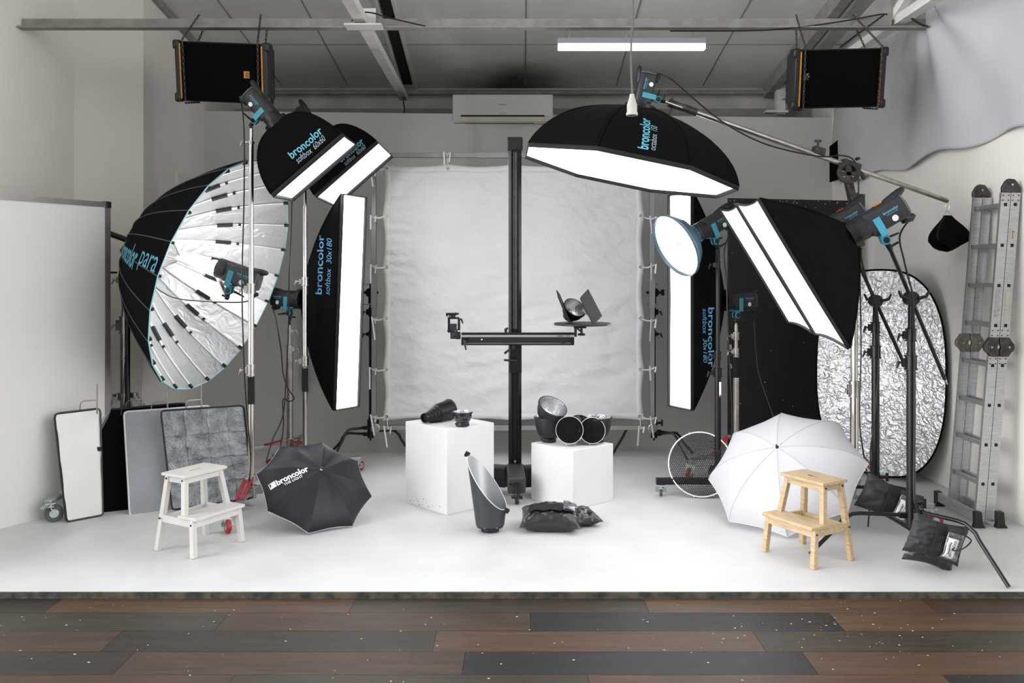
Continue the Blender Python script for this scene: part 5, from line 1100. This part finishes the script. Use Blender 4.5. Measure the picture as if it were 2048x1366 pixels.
panel('white cloth panel with black edge, leftmost of the leaning panels', [(109, 828), (200, 817), (206, 1030), (133, 1044)], [6.36, 6.55, 6.47, 6.29], mat('white panel cloth', 'dcdad6', .8, var=.02, bump=.15, bscale=4), BLACKP, [(160, 194, 802, 768)], extra=xt)

# ---- hanging loudspeakers
def speaker(label, TL, TR, BR, BL, d1, d2, side, badge):
    a, b, c, e = P(TL[0], TL[1], d1), P(TR[0], TR[1], d1), P(BR[0], BR[1], d2), P(BL[0], BL[1], d2)
    x = (b - a).normalized(); y = (a - e); y = (y - x * y.dot(x)).normalized(); z = x.cross(y); z = -z if z.y > 0 else z   # z = out of the front
    cen = (a + b + c + e) / 4; w = (b - a).length; h = ((a - e).length); M = Matrix((x, y, z)).transposed().to_4x4(); M.translation = cen
    t = thing('loudspeaker', label, 'loudspeaker', cen - V((0, 0, h / 2)))
    w2, h2 = w / 2, h / 2; mb = MB(M); dp = .42
    A = [mb.v(p) for p in ((-w2, -h2, 0), (w2, -h2, 0), (w2, h2, 0), (-w2, h2, 0))]; B = [mb.v(p) for p in ((-w2 + .07, -h2 + .03, -dp), (w2 - .07, -h2 + .03, -dp), (w2 - .07, h2 - .03, -dp), (-w2 + .07, h2 - .03, -dp))]
    mb.f(A); mb.f(B[::-1]); 
    for i in range(4): mb.f([A[i], B[i], B[(i + 1) % 4], A[(i + 1) % 4]])
    build('cabinet', mb, mat('speaker cabinet', '141518', .6, var=.1, bump=.2, bscale=80), t, bevel=.012)
    mb = MB(M); mb.box((0, 0, .008), (w - .115, h - .02, .016)); build('grille', mb, mat('black grille', '030304', .9, bump=.3, bscale=300, spec=.1), t, bevel=.004)
    for s in (-1, 1):
        mb = MB(M); mb.box((s * (w2 - .025), 0, .006), (.040, h + .012, .03)); build('end_rail', mb, BLACKP, t, bevel=.008)
        mb = MB(M); mb.box((s * (w2 - .048), 0, .020), (.012, h - .04, .008)); o = build('yellow_stripe', mb, YELLOW, t); o['label'] = 'orange yellow stripe'
        for k in (-1, 1): mb = MB(M); mb.box((s * (w2 - .012), k * (h2 - .03), -.035), (.05, .075, .12)); build('corner_guard', mb, BLACKP, t, bevel=.018)
    mb = MB(M); mb.lathe([(.03, .0), (.045, .004), (.05, 0)], 24, Matrix.Translation((side * (w2 - .03), 0, -.2)) @ Matrix.Rotation(PI / 2 * side, 4, 'Y')); build('handle_recess', mb, BLACKP, t)
    mb = MB(M); mb.box((badge[0], badge[1], .018), (.045, .055, .003)); bd_ = build('badge', mb, YELLOW if badge[2] else BLACKP, t)
    if badge[2]:
        mb = MB(M)
        for k in range(3): mb.box((badge[0] + .006, badge[1] + .012 - k * .013, .0202), (.024, .006, .0012))
        build('badge_marks', mb, DARKP, bd_)
    else:
        mb = MB(M)
        for k in range(6): mb.box((badge[0] + .02 * math.cos(k), badge[1] + .02 * math.sin(k * 1.7), .0202), (.012, .004, .0012), Matrix.Rotation(k, 4, 'Z'))
        build('badge_marks', mb, STEEL, bd_)
    return M, w2, h2, dp
def chain(label, pts, link=.034, r=.0038, m=None):
    pts = [V(p) for p in pts]; mb = MB(); acc = 0; k = 0
    for a, b in zip(pts, pts[1:]):
        L = (b - a).length; d = (b - a).normalized(); s = link * .38 - acc if False else link * .38; n_ = max(1, round(L / (link * .76)))
        for i in range(n_):
            p = a + d * (L * (i + .5) / n_); side = V((0, 1, 0)) if (k % 2) else V((1, 0, 0))
            F_ = frame(p, d.cross(side) if d.cross(side).length > .1 else V((0, 0, 1)), d); k += 1
            mb.torus(None, link * .36, r, F_, 12, 5, sx=.62, sy=1.35)
    return tag(build('hanging_chain', mb, m or DKSTEEL), label, 'chain')
for nm, args, xs_ in (('left', ((345, 82), (533, 89), (543, 205), (357, 203), 6.93, 7.03, 1, (.20, -.01, True)), ('left', 'right')),
                      ('right', ((1592, 99), (1777, 95), (1765, 215), (1580, 218), 6.93, 7.03, -1, (-.27, .02, False)), ('left', 'right'))):
    M, w2, h2, dp = speaker('black loudspeaker hung by chains from the ceiling beam, at the %s' % nm, *args)
    for s, sn in ((-1, 'left'), (1, 'right')):
        x = s * (w2 - .075) if not (nm == 'right' and s > 0) else s * (w2 - .05); g = .030
        top_ = V(((M @ V((x * .93, 0, 0))).x + (.03 if nm == 'left' and s < 0 else (-.12 if (nm == 'right' and s > 0) else -.02)), 7.2, 3.905))
        fr = [M @ V((x, h2 + .01, g)), M @ V((x * (.98), -h2 - .012, g)), M @ V((x * .95, -h2 - .012, -dp * .6)), M @ V((x * .93, h2 + .0, -dp * .6))]
        chain('steel chain around the %s end of the %s hanging loudspeaker' % (sn, nm), [top_ + V((0, -.05, 0)), fr[0], fr[1], fr[2]][:4])
        chain('short steel chain behind the %s end of the %s hanging loudspeaker' % (sn, nm), [top_ + V((.03, .05, -.01)), fr[3]])
# ---- air conditioner
aL, aR = P(905, 0, 9.74).x, P(1106, 0, 9.74).x; aT, aB = P(0, 188, 9.74).z, P(0, 246, 9.74).z
t = thing('air_conditioner', 'white wall air conditioner high on the back wall', 'air conditioner', ((aL + aR) / 2, 9.9, aB))
am, ah, xm = (aL + aR) / 2, aT - aB, (aL + aR) / 2; CR = mat('cream plastic', 'c9c8bf', .45, var=.03, vscale=2)
T = Matrix.Translation((aL, 0, 0)) @ Matrix(((0, 0, 1, 0), (1, 0, 0, 0), (0, 1, 0, 0), (0, 0, 0, 1)))
mb = MB(); mb.prism([(9.795, aB), (9.765, aB), (9.745, aB + .04), (9.74, aB + .08), (9.74, aT - .02), (9.76, aT), (9.795, aT)], 0, aR - aL, T); build('casing', mb, CR, t, bevel=.006)
build('front_panel', MB().box((xm, 9.737, aT - .13), (aR - aL - .01, .012, .24)), CR, t, bevel=.004)
build('air_slot', MB().box((xm, 9.735, aB + .078), (.93, .02, .016)), DARKGAP, t)
build('louvre', MB().box((xm, 9.736, aB + .042), (.93, .012, .055), Matrix.Rotation(.12, 4, 'X')), mat('yellowed louvre', 'c6c4b0', .5), t, bevel=.003)
build('lower_gap', MB().box((xm - .1, 9.77, aB + .001), (.9, .012, .006)), DARKGAP, t)
text('lettering', 'Panasonic', .066, .011, lambda a, b: V((am + a, 9.7295, aT - .118 + b)), DARKP, t, bold=.03, step=0)
build('small_mark', MB().box((am, 9.729, aB + .105), (.09, .002, .008)), mat('light grey mark', 'a9a8a0'), t)
# ---- fluorescent tube lamp hung under the beam
f0, f1 = P(1115, 0, 7.16).x, P(1411, 0, 7.16).x; fz = P(0, 78, 7.16).z; fb = P(0, 100, 7.16).z
t = thing('batten_lamp', 'long lit batten lamp hanging under the ceiling beam', 'ceiling lamp', ((f0 + f1) / 2, 7.16, fb))
build('housing', MB().box(((f0 + f1) / 2, 7.16, fz - .022), (f1 - f0, .09, .044)), mat('lamp housing', '8b8b90', .5), t, bevel=.004)
build('diffuser', MB().box(((f0 + f1) / 2, 7.16, (fz - .044 + fb) / 2), (f1 - f0 - .01, .075, fz - .046 - fb)), emis('tube light', 'e6e8ff', L_TUBE), t, bevel=.006)
for x in (1138, 1252, 1386):
    p = P(x, 78, 7.16); build('hanger', MB().tube([p, p + V((0, 0, .02)), p + V((.006, 0, .045)), V((p.x, 7.16, 3.79))], .003, 6), STEEL, t)
# ---- power socket on its cord
ct = V((P(1266, 0, 4.6).x, 4.6, zc(4.6))); ce = P(1263, 190, 4.6)
t = thing('hanging_socket', 'white power socket dangling on a cord in front of the octagonal softbox', 'power socket', P(1264, 231, 4.6))
build('cord', MB().tube(spline([ct, P(1266, 0, 4.6), P(1263, 60, 4.6), P(1262, 120, 4.6), P(1264, 180, 4.6), P(1264, 196, 4.6)]), .0055, 8), mat('olive cord', '4d4c44', .6), t)
T = Matrix.Translation(P(1264, 231, 4.6)); mb = MB(); mb.lathe([(0, .004), (.026, .004), (.029, .0), (.031, .002), (.031, .012), (.027, .018), (.027, .055), (.022, .07), (.014, .095), (.012, .112), (0, .112)], 28, T); build('socket_body', mb, mat('aged white plastic', 'a8a49a', .5, var=.08), t)
mb = MB(); mb.lathe([(0, .001), (.024, .001), (.024, .003), (0, .003)][::-1], 24, T); build('socket_face', mb, DARKGAP, t)
# ---- cables on the beam
tag(build('beam_cable', MB().tube(spline([P(1340, 62, 7.12), P(1440, 62, 7.12), P(1540, 60, 7.12), P(1620, 52, 7.12), P(1700, 40, 7.12), P(1760, 29, 7.12), P(1775, 29, 7.12)]), .006, 6), BLACKP), 'black cable running along the ceiling beam toward the right gusset plate', 'cable')
tag(build('beam_cable', MB().tube(spline([P(1680, 95, 7.5), P(1710, 72, 7.4), P(1735, 54, 7.12), P(1768, 30, 7.11)]), .007, 6), BLACKP), 'black cable sloping up behind the right hanging loudspeaker', 'cable')
tag(build('beam_cable', MB().tube(spline([P(703, 42, 7.1), P(722, 26, 7.1), P(745, 26, 7.1), P(775, 35, 7.1), P(810, 43, 7.1), P(852, 53, 7.12)]), .006, 6), BLACKP), 'black cable looped over the ceiling beam at its left gusset', 'cable')
tag(build('beam_cable', MB().tube(spline([P(1823, 36, 7.0), P(1845, 50, 7.1), P(1878, 58, 7.15)]), .009, 6), BLACKP), 'black cable at the far right end of the ceiling beam', 'cable')
tag(build('beam_cable', MB().tube(spline([P(808, 190, 10.1), P(807, 205, 10.1), P(809, 218, 10.1), P(808, 226, 10.1)]), .008, 6), BLACKP), 'short black cable hanging down the back wall left of the air conditioner', 'cable')
